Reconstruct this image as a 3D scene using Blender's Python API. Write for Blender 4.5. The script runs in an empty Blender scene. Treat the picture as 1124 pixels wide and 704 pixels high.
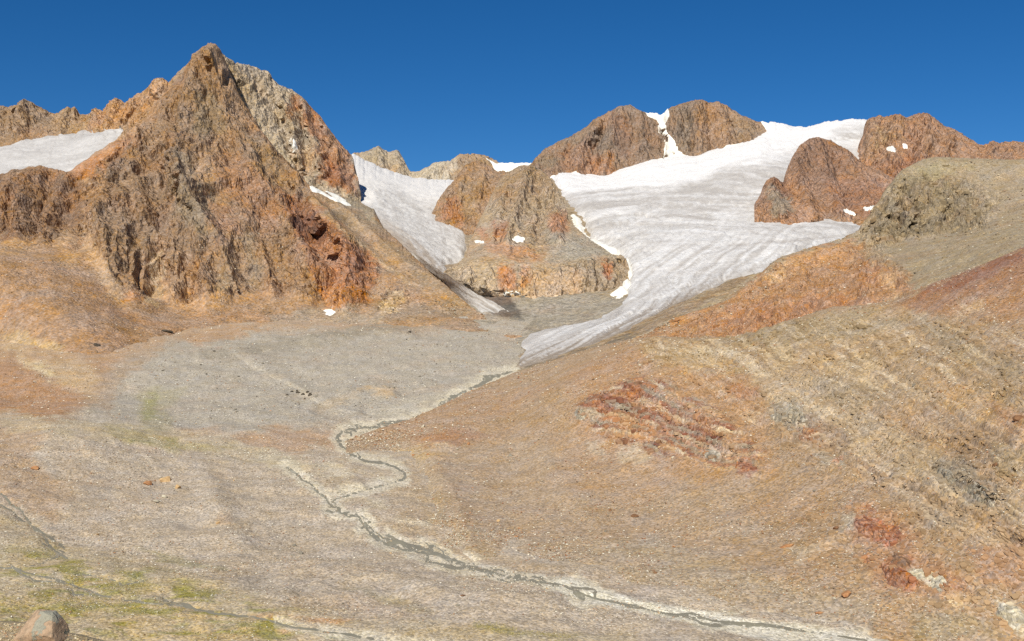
import bpy, math, random
import numpy as np

# ------------------------------------------------------------------ camera, sky, sun, exposure
scn = bpy.context.scene
F, CU, CV, CAMZ = 1205.0, 562.0, 352.0, 160.0     # focal length (in 1/1124 of the width), optical axis, eye height
cam_d = bpy.data.cameras.new('camera'); cam = bpy.data.objects.new('camera', cam_d)
scn.collection.objects.link(cam); scn.camera = cam
cam_d.sensor_width = 36.0; cam_d.lens = 36.0 * F / 1124.0
cam_d.clip_start = 0.5; cam_d.clip_end = 60000
cam.location = (0, 0, CAMZ); cam.rotation_euler = (math.radians(90), 0, 0)

SUN_EL, SUN_AZ = math.radians(43), math.radians(180 + 20)     # azimuth clockwise from +Y; the sun stands behind, a little to the left
world = bpy.data.worlds.new('World'); scn.world = world; world.use_nodes = True
wn = world.node_tree; wn.nodes.clear()
sky = wn.nodes.new('ShaderNodeTexSky'); sky.sky_type = 'NISHITA'; sky.sun_disc = False
sky.sun_elevation = SUN_EL; sky.sun_rotation = SUN_AZ
sky.altitude = 3000; sky.air_density = 1.0; sky.dust_density = 0.0; sky.ozone_density = 8.0     # clear, dry mountain air
bg = wn.nodes.new('ShaderNodeBackground'); bg.inputs['Strength'].default_value = 0.07
wo = wn.nodes.new('ShaderNodeOutputWorld')
hsv = wn.nodes.new('ShaderNodeHueSaturation'); hsv.inputs['Saturation'].default_value = 1.2
wn.links.new(sky.outputs[0], hsv.inputs['Color']); wn.links.new(hsv.outputs[0], bg.inputs[0]); wn.links.new(bg.outputs[0], wo.inputs[0])

sd = bpy.data.lights.new('sun', 'SUN'); sun = bpy.data.objects.new('sun', sd); scn.collection.objects.link(sun)
sd.energy = 4.5; sd.angle = math.radians(0.53); sd.color = (1.0, 0.955, 0.89)
from mathutils import Vector, Euler
to_sun = Vector((math.sin(SUN_AZ) * math.cos(SUN_EL), math.cos(SUN_AZ) * math.cos(SUN_EL), math.sin(SUN_EL)))
sun.rotation_euler = (-to_sun).to_track_quat('-Z', 'Y').to_euler()

vs = scn.view_settings
vs.view_transform = 'Standard'; vs.look = 'None'; vs.exposure = 0.15; vs.gamma = 1.0; vs.use_curve_mapping = False
scn.render.engine = 'CYCLES'
scn.cycles.max_bounces = 4; scn.cycles.diffuse_bounces = 2; scn.cycles.glossy_bounces = 2
try: scn.cycles.use_denoising = False
except Exception: pass

rng = np.random.default_rng(7); random.seed(7)

# ------------------------------------------------------------------ colour and noise helpers
K = 1.0
def C(r, g, b, k=None):
    """8-bit display colour of the sunlit stuff -> linear base colour"""
    f = lambda c: (c / 255 / 12.92) if c / 255 <= 0.04045 else ((c / 255 + 0.055) / 1.055) ** 2.4
    k = K if k is None else k
    c = np.array([f(r), f(g), f(b)], np.float32)
    return (c * .95 + .05 * float(c @ np.array([.3, .59, .11], np.float32))) * np.array([1.01, 1.0, .88], np.float32) * k

_prm = np.random.default_rng(3).permutation(256).astype(np.int32)
_prm = np.concatenate([_prm, _prm, _prm])
_g = np.array([[1,1,0],[-1,1,0],[1,-1,0],[-1,-1,0],[1,0,1],[-1,0,1],[1,0,-1],[-1,0,-1],
               [0,1,1],[0,-1,1],[0,1,-1],[0,-1,-1],[1,1,0],[-1,1,0],[0,-1,1],[0,-1,-1]], np.float32)
def perlin(x, y, z):
    xf, yf, zf = np.floor(x), np.floor(y), np.floor(z)
    xi, yi, zi = xf.astype(np.int32) & 255, yf.astype(np.int32) & 255, zf.astype(np.int32) & 255
    x = (x - xf).astype(np.float32); y = (y - yf).astype(np.float32); z = (z - zf).astype(np.float32)
    fu, fv, fw = [t * t * t * (t * (t * 6 - 15) + 10) for t in (x, y, z)]
    def corner(i, j, k):
        h = _prm[_prm[_prm[xi + i] + yi + j] + zi + k] & 15
        g = _g[h]
        return g[..., 0] * (x - i) + g[..., 1] * (y - j) + g[..., 2] * (z - k)
    def lx(j, k):
        a = corner(0, j, k); return a + fu * (corner(1, j, k) - a)
    def ly(k):
        a = lx(0, k); return a + fv * (lx(1, k) - a)
    a = ly(0); return a + fw * (ly(1) - a)
def fbm(P, lam, octv=5, gain=0.5, ridged=False, seed=0.0, sc=(1, 1, 1)):
    out = 0; a = 1.0; tot = 0.0; f = 1.0 / lam
    for o in range(octv):
        n = perlin(P[..., 0] * f * sc[0] + 17.3 * seed + o * 5.1, P[..., 1] * f * sc[1] + 9.7 * seed + o * 3.7,
                   P[..., 2] * f * sc[2] + 4.1 * seed + o * 8.3)
        if ridged: n = 1 - 2.2 * np.abs(n) - 0.45
        out = out + a * n; tot += a; a *= gain; f *= 2.03
    return out / tot * (1.0 if ridged else 1.6)
def sstep(a, b, x):
    t = np.clip((x - a) / (b - a), 0, 1); return t * t * (3 - 2 * t)

def seg_dist(u, v, poly, closed=False):
    p = np.asarray(poly, np.float32)
    n = len(p); d = np.full(u.shape, 1e9, np.float32)
    for i in range(n if closed else n - 1):
        a, b = p[i], p[(i + 1) % n]
        e = b - a; L = float(e @ e) + 1e-9
        t = np.clip(((u - a[0]) * e[0] + (v - a[1]) * e[1]) / L, 0, 1)
        d = np.minimum(d, np.hypot(u - a[0] - t * e[0], v - a[1] - t * e[1]))
    return d
def poly_sd(u, v, poly):
    """signed distance, positive inside"""
    p = np.asarray(poly, np.float32); n = len(p)
    d = seg_dist(u, v, poly, True)
    ins = np.zeros(u.shape, bool)
    for i in range(n):
        x1, y1 = p[i]; x2, y2 = p[(i + 1) % n]
        if y1 == y2: continue
        c = ((y1 > v) != (y2 > v)) & (u < (x2 - x1) * (v - y1) / (y2 - y1) + x1)
        ins ^= c
    return np.where(ins, d, -d)

# ------------------------------------------------------------------ landforms: lofted ground, each with its own distance
def pchip(t, T, Yv):
    """monotone cubic through rows Yv (n, m) at knots T, sampled at t"""
    h = np.diff(T)[:, None]; dl = np.diff(Yv, axis=0) / h
    m = np.zeros_like(Yv)
    m[0], m[-1] = dl[0], dl[-1]
    a, b = dl[:-1], dl[1:]
    w = np.where(a * b > 0, 2 * a * b / (a + b + np.where(a + b == 0, 1e-9, 0)), 0)
    m[1:-1] = w
    i = np.clip(np.searchsorted(T, t, 'right') - 1, 0, len(T) - 2)
    s = ((t - T[i]) / (T[i + 1] - T[i]))[:, None]; hh = (T[i + 1] - T[i])[:, None]
    return ((1 + 2 * s) * (1 - s) ** 2 * Yv[i] + s * (1 - s) ** 2 * hh * m[i]
            + s * s * (3 - 2 * s) * Yv[i + 1] + s * s * (s - 1) * hh * m[i + 1])

def smooth(a, n):
    if n < 1: return a
    k = np.hanning(2 * n + 3)[1:-1]; k /= k.sum()
    return np.convolve(np.pad(a, n, mode='edge'), k, 'valid')

class Land: pass
def land(u0, u1, rows, res=1.5, back=None, sm=8, dive=None, skysm=0, maxrows=520, jag=1.1, wts=None):
    cols = np.arange(u0, u1 + res, res)
    V, D = [], []
    for i, r in enumerate(rows):
        r = np.asarray(r, float)
        v = np.interp(cols, r[:, 0], r[:, 1]); y = np.interp(cols, r[:, 0], r[:, 2])
        n = skysm if i == 0 else int(sm / res)
        V.append(smooth(v, n)); D.append(smooth(y, max(n, int(6 / res))))
    V, D = np.array(V), np.array(D)
    if back:                       # small teeth along the crest
        z0 = cols * 0
        V[0] = V[0] - jag * (1.3 * perlin(cols / 9.0, z0 + u0, z0) + 1.2 * (np.abs(perlin(cols / 4.3, z0 + u0, z0 + 4)) - .2) + .9 * perlin(cols / 2.2, z0 + u0, z0 + 8))
    X = (cols - CU) / F
    Z = CAMZ + (CV - V) / F * D
    if back:
        for dy, dz in back[::-1]:
            D = np.vstack([Dsky(D, rows, dive) + dy, D])
            Z = np.vstack([Dsky(Z, rows, dive) - dz, Z])
    if dive:
        D = np.vstack([D, D[-1] - dive[0]]); Z = np.vstack([Z, Z[-1] - dive[1]])
    nb = len(back) if back else 0
    T = [0.0]; 
    for i in range(1, len(D)):
        va = CV - (Z[i - 1] - CAMZ) / D[i - 1] * F; vb = CV - (Z[i] - CAMZ) / D[i] * F
        px = np.percentile(np.abs(vb - va), 85)
        if i <= nb: px = min(px, 14)
        if wts: px = px * wts[i - 1]
        T.append(T[-1] + max(px, 4))
    T = np.array(T); nt = int(min(T[-1] / res, maxrows)) + 2
    t = np.linspace(0, T[-1], nt)
    Dg = pchip(t, T, D); Zg = pchip(t, T, Z)
    L = Land()
    L.P = np.stack([np.broadcast_to(X, Dg.shape) * Dg, Dg, Zg], -1).astype(np.float32)
    L.front = np.broadcast_to((t >= T[nb] - 1e-6)[:, None], Dg.shape)
    L.tc = np.broadcast_to((t - T[nb])[:, None], Dg.shape)
    L.res = res
    return L
def Dsky(A, rows, dive):
    return A[-len(rows)] if len(A) >= len(rows) else A[0]

def normals(P):
    du = np.gradient(P, axis=1); dt = np.gradient(P, axis=0)
    n = np.cross(dt, du)
    n /= np.linalg.norm(n, axis=-1, keepdims=True) + 1e-9
    s = np.sign(n[..., 2:3] + 1e-6); n = n * s
    return n
def uv(P):
    return CU + F * P[..., 0] / P[..., 1], CV - F * (P[..., 2] - CAMZ) / P[..., 1]

def spurs(L, lst):
    """ridges (+) and gullies (-) along lines: (line, height in m, half width)"""
    u, v = uv(L.P); N = np.array([0, -.92, .38], np.float32); D = np.zeros(u.shape, np.float32)
    wu = u + 5 * fbm(L.P, 60, 3, seed=5); wv = v
    for line, amp, w in lst:
        d = seg_dist(wu, wv, line)
        D += amp * np.clip(1 - d / w, 0, 1) ** 1.3
    D *= crest(L, 26, .12)
    L.P = L.P + N * D[..., None]

def crest(L, px, lo):
    return lo + (1 - lo) * sstep(0, px, L.tc)
def roughen(L, rock, A=14, lam=90, strata=None, SA=0, SL=20, octv=6, seed=0, sc=(1, 1, .5), soil=.12, joint=1.0, jl=(.30, .19, .12), fine=.42):
    """broken rock: broad lumps, gullies, beds and three sets of joints; loose ground stays smooth"""
    N = normals(L.P); P = L.P
    h = fbm(P, lam, octv, .56, False, seed, sc) * A * .5 + fbm(P, lam * .55, octv - 1, .55, True, seed + 5, (sc[0], sc[1], sc[2] * .8)) * A * fine
    for k, n in enumerate(((.86, -.3, .42), (-.55, -.45, .7), (.25, -.6, -.75))):
        n = np.asarray(n, np.float32); n /= np.linalg.norm(n); lk = lam * jl[k]
        q = P @ n / lk + 1.1 * fbm(P, lk * 5, 3, .55, seed=seed + 20 + k)
        m = np.clip(.45 + 1.1 * fbm(P, lk * 6, 2, seed=seed + 30 + k), 0, 1)
        fr = q - np.floor(q)
        h = h + (np.where(fr < .78, fr / .78, (1 - fr) / .22) - .5) * m * lk * .24 * joint
    if strata is not None:
        n = np.asarray(strata, np.float32); n = n / np.linalg.norm(n)
        q = P @ n + 6 * fbm(P, SL * 5, 3, seed=seed + 3)
        s = perlin(q / SL, q * 0 + seed, P[..., 0] / (SL * 14)) + .6 * perlin(q / SL * 2.3 + 7, q * 0 + seed, P[..., 0] / (SL * 9)) \
            + .4 * perlin(q / SL * 5.1 + 3, q * 0 + seed, P[..., 0] / (SL * 6))
        h = h + s * SA
    soilh = fbm(P, lam * .8, octv, .5, False, seed + 9) * A * soil
    D = (h * rock + soilh) * crest(L, 24, .35)
    N = N * np.array([.55, 1, 1], np.float32) + np.array([0, -.3, .1], np.float32); N /= np.linalg.norm(N, axis=-1, keepdims=True)
    L.rock = rock
    L.P = L.P + (N * D[..., None]).astype(np.float32)

def tint(L, base, zones, jit=.10, hue=((200, 130, 70), (135, 125, 112)), hamt=.35, lam=120, warp=9, seed=1, sc=(1, 1, .45)):
    """mineral colours of the ground; zones: (outline, colour, soft, strength)"""
    u, v = uv(L.P); P = L.P
    wl = lam * .35
    du = fbm(P, wl, 5, .6, seed=seed + 11) * warp * 1.2; dv = fbm(P, wl, 5, .6, seed=seed + 12) * warp * 1.4
    col = np.empty(P.shape, np.float32); col[...] = C(*base)
    for z in zones:
        poly, c, soft, st = z[:4]
        k = z[4] if len(z) > 4 else 1.0
        pa = np.asarray(poly, float)
        m = (u > pa[:, 0].min() - 25) & (u < pa[:, 0].max() + 25) & (v > pa[:, 1].min() - 25) & (v < pa[:, 1].max() + 25)
        if not m.any(): continue
        if len(z) > 5:      # a line with half width
            s = z[5] - seg_dist(u[m] + du[m] * k, v[m] + dv[m] * k, poly)
        else:
            s = poly_sd(u[m] + du[m] * k, v[m] + dv[m] * k, poly)
        a = (sstep(-soft, soft, s) * st)[:, None]; w = float(np.clip((c[0] - c[1] - 40) / 90, 0, .4))
        col[m] = col[m] * (1 - a) + (C(*c) * (1 - w) + C(178, 138, 98) * w) * a
    n1 = fbm(P, lam, 5, .6, seed=seed + 1, sc=sc)[..., None]; n2 = fbm(P, lam * .5, 5, .6, seed=seed + 2, sc=sc)[..., None]
    a = np.clip(n1 * 1.2, 0, 1) * hamt; col = col * (1 - a) + C(*hue[0]) * a
    a = np.clip(n2 * 1.2, 0, 1) * hamt; col = col * (1 - a) + C(*hue[1]) * a
    n3 = fbm(P, lam * .2, 4, .7, seed=seed + 3)[..., None]
    L.col = np.clip(col * (1 + jit * n3 * 2), 0.01, .95)

def zmask(L, zones, warp=8, lam=60, seed=2):
    u, v = uv(L.P)
    du = fbm(L.P, lam, 3, seed=seed) * warp; dv = fbm(L.P, lam, 3, seed=seed + 4) * warp
    m = np.zeros(u.shape, np.float32)
    for poly, st, soft in zones:
        m = np.maximum(m, sstep(-soft, soft, poly_sd(u + du, v + dv, poly)) * st)
    return m

def mesh_from(name, co, faces, col=None, mat=None, smoothf=True, rock=None):
    me = bpy.data.meshes.new(name)
    nf, k = faces.shape
    me.vertices.add(len(co)); me.vertices.foreach_set('co', co.astype(np.float32).ravel())
    me.loops.add(nf * k); me.loops.foreach_set('vertex_index', faces.astype(np.int32).ravel())
    me.polygons.add(nf)
    me.polygons.foreach_set('loop_start', np.arange(0, nf * k, k, dtype=np.int32))
    me.polygons.foreach_set('use_smooth', np.full(nf, smoothf))
    me.update(calc_edges=True)
    if col is not None:
        at = me.attributes.new('tint', 'FLOAT_COLOR', 'POINT')
        at.data.foreach_set('color', np.concatenate([col, np.ones((len(col), 1), np.float32)], 1).astype(np.float32).ravel())
    if rock is not None:
        at = me.attributes.new('rock', 'FLOAT', 'POINT'); at.data.foreach_set('value', rock.astype(np.float32).ravel())
    if mat: me.materials.append(mat)
    return me
def link(name, me, parent=None, loc=None):
    o = bpy.data.objects.new(name, me); scn.collection.objects.link(o)
    if parent: o.parent = parent
    if loc is not None: o.location = loc
    return o
def tag(o, label=None, cat=None, group=None, kind=None):
    if label: o['label'] = label
    if cat: o['category'] = cat
    if group: o['group'] = group
    if kind: o['kind'] = kind
    return o
def grid_faces(nr, nc, keep=None):
    i = np.arange(nr * nc).reshape(nr, nc)
    f = np.stack([i[:-1, :-1], i[1:, :-1], i[1:, 1:], i[:-1, 1:]], -1).reshape(-1, 4)
    if keep is not None:
        k = keep.ravel(); f = f[k[f].all(1)]
    return f
def compact(co, f, col):
    used = np.unique(f); mp = np.zeros(len(co), np.int64); mp[used] = np.arange(len(used))
    return co[used], mp[f], col[used] if col is not None else None
LANDS = {}
VALLEY = [
     [(-230,335,1900),(100,342,1850),(300,346,1810),(400,345,1810),(560,342,1800),(700,336,1800),(1400,336,1800)],
     [(-230,405,1300),(100,402,1330),(300,398,1370),(480,398,1370),(560,396,1380),(700,396,1380),(1400,396,1380)],
     [(-230,442,1120),(100,440,1140),(300,440,1150),(560,440,1150),(1400,440,1150)],
     [(-230,474,840),(0,476,850),(120,476,880),(200,478,940),(380,480,975),(560,480,975),(1400,480,975)],
     [(-230,535,690),(0,535,690),(100,535,715),(250,538,735),(400,540,740),(700,540,740),(1400,540,740)],
     [(-230,575,610),(0,570,620),(60,592,595),(150,605,575),(250,603,580),(400,600,588),(700,600,590),(1400,605,590)],
     [(-230,630,515),(0,630,515),(150,640,500),(300,650,484),(500,650,485),(700,650,488),(1400,655,490)],
     [(-230,704,405),(0,704,405),(300,704,408),(700,704,415),(1400,706,420)], [(-230,820,305),(1400,820,312)], [(-230,1000,215),(1400,1000,222)]]
L7 = land(-110, 1330, VALLEY, 1.75, None, 14, (60, 5), 14, wts=[.8, 1, 1.25, 1.25, 1.25, 1.25, 1.1, .12, .05, 1])
_vu, _vv = uv(L7.P); _vc = _vu[0]
def foot(pts, k=1.004):
    """a foot line brought down onto the valley floor"""
    out = []
    for i in range(len(pts) - 1):
        a, b = pts[i], pts[i + 1]; n = max(int((b[0] - a[0]) / 8), 1)
        for t in np.arange(n) / n: out.append((a[0] + t * (b[0] - a[0]), a[1] + t * (b[1] - a[1])))
    out.append(pts[-1][:2]); res = []
    for u, v in out:
        j = int(np.clip(np.searchsorted(_vc, u), 0, len(_vc) - 1))
        res.append((u, v, float(np.interp(v, _vv[:, j], L7.P[:, j, 1])) * k))
    return res
def build(name, L, mat, label=None, cat='mountain', facets=False, keep=None):
    nr, nc = L.P.shape[:2]
    f = grid_faces(nr, nc, keep); rk = np.broadcast_to(L.rock, (nr, nc)).reshape(-1, 1)
    co, f, cr = compact(L.P.reshape(-1, 3), f, np.concatenate([L.col.reshape(-1, 3), rk], 1))
    me = mesh_from(name, co, f, cr[:, :3], mat, not facets, cr[:, 3])
    o = link(name, me); tag(o, label, cat if label else None, kind='structure')
    LANDS[name] = L
    return o
def sheet(L, sdf, thick, edge, mat, name, colf, sink=1.0, extra=None, rock=None, facets=False):
    """a body of ice, snow or water lying on a landform; sdf = signed distance inside"""
    keep = (sdf > -3.5 * L.res) & L.front
    N = normals(L.P); up = N * .6 + np.array([0, 0, .4], np.float32)
    off = np.where(sdf > 0, thick * (1 - np.exp(-np.maximum(sdf, 0) / edge)), sink * sdf / L.res)
    P = L.P + up * off[..., None]
    if extra is not None: P = P + up * (extra * sstep(0, edge * 2, sdf))[..., None]
    nr, nc = sdf.shape
    f = grid_faces(nr, nc, keep)
    if not len(f): return None
    co, f, col = compact(P.reshape(-1, 3), f, colf(P).reshape(-1, 3))
    return link(name, mesh_from(name, co, f, col, mat, not facets, None if rock is None else np.full(len(co), rock)))

# ------------------------------------------------------------------ materials
def ground_mat(name, s, speck=.35, bump=1.0, var=.5, crack=.0, rough=.95):
    m = bpy.data.materials.new(name); m.use_nodes = True
    t = m.node_tree; nd = t.nodes; lk = t.links; nd.clear()
    out = nd.new('ShaderNodeOutputMaterial'); b = nd.new('ShaderNodeBsdfPrincipled')
    lk.new(b.outputs[0], out.inputs[0]); b.inputs['Roughness'].default_value = rough
    b.inputs['Specular IOR Level'].default_value = .15
    tc = nd.new('ShaderNodeTexCoord'); at = nd.new('ShaderNodeAttribute'); at.attribute_name = 'tint'
    def noise(sc, det, rg=.6):
        n = nd.new('ShaderNodeTexNoise'); n.inputs['Scale'].default_value = sc; n.inputs['Detail'].default_value = det
        n.inputs['Roughness'].default_value = rg; lk.new(tc.outputs['Object'], n.inputs['Vector']); return n
    def rng_(src, a, b_, lo, hi):
        r = nd.new('ShaderNodeMapRange'); lk.new(src, r.inputs[0])
        for i, x in enumerate((a, b_, lo, hi)): r.inputs[i + 1].default_value = x
        return r.outputs[0]
    def math_(op, a, b_):
        n = nd.new('ShaderNodeMath'); n.operation = op
        for i, x in enumerate((a, b_)):
            if isinstance(x, (int, float)): n.inputs[i].default_value = x
            else: lk.new(x, n.inputs[i])
        return n.outputs[0]
    rk = nd.new('ShaderNodeAttribute'); rk.attribute_name = 'rock'
    n1 = noise(1 / (14 * s), 8, .68); n2 = noise(1 / (2.2 * s), 4, .6)
    n3 = noise(1 / (34 * s), 7, .62)
    vo = nd.new('ShaderNodeTexVoronoi'); vo.inputs['Scale'].default_value = 1 / (1.9 * s)
    lk.new(tc.outputs['Object'], vo.inputs['Vector'])
    sp = nd.new('ShaderNodeSeparateColor'); lk.new(vo.outputs['Color'], sp.inputs[0])
    # sharp edged, bedded rock relief
    mp = nd.new('ShaderNodeMapping'); mp.inputs['Rotation'].default_value = (.45, .5, .3); mp.inputs['Scale'].default_value = (1, 1, 2.2)
    lk.new(tc.outputs['Object'], mp.inputs[0])
    rg = nd.new('ShaderNodeTexNoise'); rg.noise_type = 'RIDGED_MULTIFRACTAL'; rg.inputs['Scale'].default_value = 1 / (16 * s); rg.inputs['Detail'].default_value = 6
    rg.inputs['Roughness'].default_value = .55; lk.new(mp.outputs[0], rg.inputs['Vector'])
    mp2 = nd.new('ShaderNodeMapping'); mp2.inputs['Rotation'].default_value = (-.3, .6, .2); mp2.inputs['Scale'].default_value = (1, 1, .4)
    lk.new(tc.outputs['Object'], mp2.inputs[0])
    v2 = nd.new('ShaderNodeTexVoronoi'); v2.feature = 'F1'; v2.inputs['Scale'].default_value = 1 / (8 * s); v2.inputs['Detail'].default_value = 2.5
    lk.new(mp2.outputs[0], v2.inputs['Vector'])
    a = rng_(n1.outputs[0], .3, .7, 1 - var * .5, 1 + var * .45)
    c = rng_(n2.outputs[0], .3, .7, 1 - var * .35, 1 + var * .35)
    d = rng_(sp.outputs[0], 0, 1, 1 - speck, 1 + speck)
    k = math_('MULTIPLY', math_('MULTIPLY', a, c), d)
    mx = nd.new('ShaderNodeVectorMath'); mx.operation = 'SCALE'
    lk.new(at.outputs['Color'], mx.inputs[0]); lk.new(k, mx.inputs['Scale'])
    # rusty and grey grains, rock paler inside its cells and darker towards the cracks
    hs = nd.new('ShaderNodeHueSaturation'); lk.new(mx.outputs[0], hs.inputs['Color'])
    lk.new(math_('MULTIPLY', rng_(sp.outputs[1], 0, 1, .8, 1.12), rng_(n3.outputs[0], .3, .7, .75, 1.12)), hs.inputs['Saturation'])
    vv = rng_(v2.outputs['Distance'], .0, .75, 1.42, 1.0)
    vr = nd.new('ShaderNodeMix'); lk.new(rk.outputs['Fac'], vr.inputs[0]); vr.inputs[2].default_value = 1.0; lk.new(vv, vr.inputs[3])
    lk.new(vr.outputs[0], hs.inputs['Value'])
    lk.new(hs.outputs[0], b.inputs['Base Color'])
    soil = math_('ADD', math_('MULTIPLY', n1.outputs[0], 4.0), math_('ADD', math_('MULTIPLY', n2.outputs[0], 1.4), math_('MULTIPLY', vo.outputs['Distance'], -.7)))
    rockh = math_('ADD', math_('MULTIPLY', rg.outputs[0], 2.6), math_('MULTIPLY', v2.outputs['Distance'], -4.0 * (1 + crack)))
    h = math_('ADD', soil, math_('MULTIPLY', rockh, rk.outputs['Fac']))
    bp = nd.new('ShaderNodeBump'); bp.inputs['Strength'].default_value = 1.0; bp.inputs['Distance'].default_value = s * bump
    lk.new(h, bp.inputs['Height']); lk.new(bp.outputs[0], b.inputs['Normal'])
    return m
def ice_mat(name, s, bump=.6, rough=.6):
    m = bpy.data.materials.new(name); m.use_nodes = True
    t = m.node_tree; nd = t.nodes; lk = t.links; b = nd['Principled BSDF']
    b.inputs['Roughness'].default_value = rough; b.inputs['Specular IOR Level'].default_value = .25
    tc = nd.new('ShaderNodeTexCoord'); at = nd.new('ShaderNodeAttribute'); at.attribute_name = 'tint'
    n = nd.new('ShaderNodeTexNoise'); n.inputs['Scale'].default_value = 1 / (4 * s); n.inputs['Detail'].default_value = 6
    n.inputs['Roughness'].default_value = .65
    lk.new(tc.outputs['Object'], n.inputs['Vector'])
    r = nd.new('ShaderNodeMapRange'); lk.new(n.outputs[0], r.inputs[0])
    for i, x in enumerate((.3, .7, .86, 1.08)): r.inputs[i + 1].default_value = x
    mx = nd.new('ShaderNodeVectorMath'); mx.operation = 'SCALE'
    lk.new(at.outputs['Color'], mx.inputs[0]); lk.new(r.outputs[0], mx.inputs['Scale'])
    lk.new(mx.outputs[0], b.inputs['Base Color'])
    bp = nd.new('ShaderNodeBump'); bp.inputs['Distance'].default_value = s * bump * 3; lk.new(n.outputs[0], bp.inputs['Height'])
    lk.new(bp.outputs[0], b.inputs['Normal'])
    return m
M_far = ground_mat('far_rock', 2.6, .16, .7, .4, .3)
M_rock = ground_mat('mountain_rock', 1.8, .22, .8, .42, .4)
M_mid = ground_mat('hillside_rock', .6, .34, .36, .2, .1)
M_val = ground_mat('valley_gravel', .5, .38, .42, .18)
M_near = ground_mat('near_ground', .12, .3, .4, .3)
M_ice = ice_mat('glacier_ice', 2.0); M_snow = ice_mat('snow', 2.0, .25, .8)
def water_mat():
    m = bpy.data.materials.new('stream_water'); m.use_nodes = True
    t = m.node_tree; b = t.nodes['Principled BSDF']
    b.inputs['Roughness'].default_value = .4; b.inputs['Specular IOR Level'].default_value = .22
    at = t.nodes.new('ShaderNodeAttribute'); at.attribute_name = 'tint'; t.links.new(at.outputs['Color'], b.inputs['Base Color'])
    n = t.nodes.new('ShaderNodeTexNoise'); n.inputs['Scale'].default_value = 1.2; n.inputs['Detail'].default_value = 5
    bp = t.nodes.new('ShaderNodeBump'); bp.inputs['Distance'].default_value = .25
    t.links.new(n.outputs[0], bp.inputs['Height']); t.links.new(bp.outputs[0], b.inputs['Normal'])
    return m
M_water = water_mat()

# ------------------------------------------------------------------ the land
def rows_(*a): return list(a)
STR_L = (.55, -.35, .75)

# far peak and pale ridge behind the left glacier
sk = [(340,178,4000),(370,175,3950),(390,169,3900),(395,170,3900),(399,167,3900),(408,166,3900),(416,161,3900),(421,165,3900),(427,168,3900),(432,166,3900),(437,167,3900),
      (443,176,3850),(447,183,3800),(451,188,3750),(456,188,3750),(462,188,3700),(470,183,3700),(477,180,3700),(486,178,3700),(494,178,3700),(505,171,3650),(513,169,3650),(522,169.6,3650),
      (532,172,3650),(539,175,3650),(548,180,3650),(560,181,3600),(585,181,3600),(620,181,3600),(700,190,3600)]
L = land(340, 700, rows_(sk, [(340,200,3650),(450,205,3550),(700,205,3400)], [(340,230,3300),(700,230,3200)]), 1.4, [(250,220),(30,12)], 6)
spurs(L, [([(416,161),(420,195)], 26, 10), ([(436,167),(440,195)], 20, 8), ([(404,168),(402,195)], 16, 7), ([(478,180),(470,200)], 20, 9), ([(497,176),(490,200)], 20, 9), ([(426,170),(428,195)], -16, 7)])
roughen(L, np.full(L.P.shape[:2], 1., np.float32), 30, 130, STR_L, 6, 26, seed=21)
tint(L, (176,158,134), [([(452,170),(560,160),(560,215),(452,215)], (196,180,158), 4, .8), ([(498,165),(545,165),(545,215),(500,215)], (160,125,88), 4, .8)], hamt=.3, lam=160)
build('far_ridge', L, M_far, facets=True)
u_, v_ = uv(L.P)
s_ = poly_sd(u_ + 2 * fbm(L.P, 60, 3), v_ + 2 * fbm(L.P, 60, 3, seed=4), [(532,172),(538,177),(545,188),(548,200),(620,200),(620,170),(560,172),(545,180)])
ICEW = np.array([.97, .98, 1.06], np.float32)
SNOW = C(255, 252, 250, .9)
def snowcol(P):
    return np.clip(SNOW * (1 + .05 * fbm(P, 40, 4)[..., None]), 0, .92)
o = sheet(L, s_, 6, 3, M_snow, 'snowfield', snowcol)
tag(o, kind='structure')

# left ridge behind the small snowfield
sk = [(-110,130,2900),(-120,112,2900),(-80,122,2900),(-40,108,2900),(2,117,2850),(10,119,2850),(18,120,2850),(23,115,2850),(28,111,2850),(33,115,2850),(37,115,2850),(45,120,2850),(54,125,2850),(60,127,2850),(65,127,2850),(70,122,2850),(75,119.5,2850),(79,121,2850),(82,119,2850),
      (88,127,2850),(95,127,2850),(101,124,2850),(106,120,2850),(110,122,2850),(114,122,2830),(121,117,2800),(126,114,2800),(129,112,2800),(136,115,2780),(142,111,2750),(148,107,2740),(155,101,2720),(162,96,2700),(170,92,2680),(177,90,2660),(181,91,2650),(185,93,2650),(196,81,2640),(206,71,2640),(216,66,2640),(240,90,2640),(270,130,2640)]
L = land(-110, 260, rows_(sk, [(-110,160,2720),(0,148,2700),(60,146,2690),(130,134,2620),(180,120,2560),(260,150,2500)],
     [(-110,215,2480),(0,205,2450),(90,200,2430),(140,170,2430),(260,200,2400)]), 1.4, [(250,200),(25,10)], 6)
rk = sstep(165, 140, uv(L.P)[1])
spurs(L, [([(28,111),(22,150)], 30, 12), ([(75,120),(70,148)], 22, 10), ([(106,120),(104,140)], 18, 9), ([(129,112),(120,142)], 25, 10), ([(148,107),(135,140)], 20, 9), ([(177,90),(150,140)], 26, 12), ([(162,96),(140,135)], -14, 7)])
roughen(L, .25 + .75 * rk, 24, 110, STR_L, 8, 22, seed=22)
tint(L, (172,138,100), [([(-110,100),(60,100),(50,165),(-110,170)], (150,122,95), 5, .7), ([(95,118),(180,85),(190,95),(150,140),(100,140)], (188,140,92), 5, .7)], lam=110)
build('mountain_left_ridge', L, M_rock, facets=True)
u_, v_ = uv(L.P)
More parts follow.
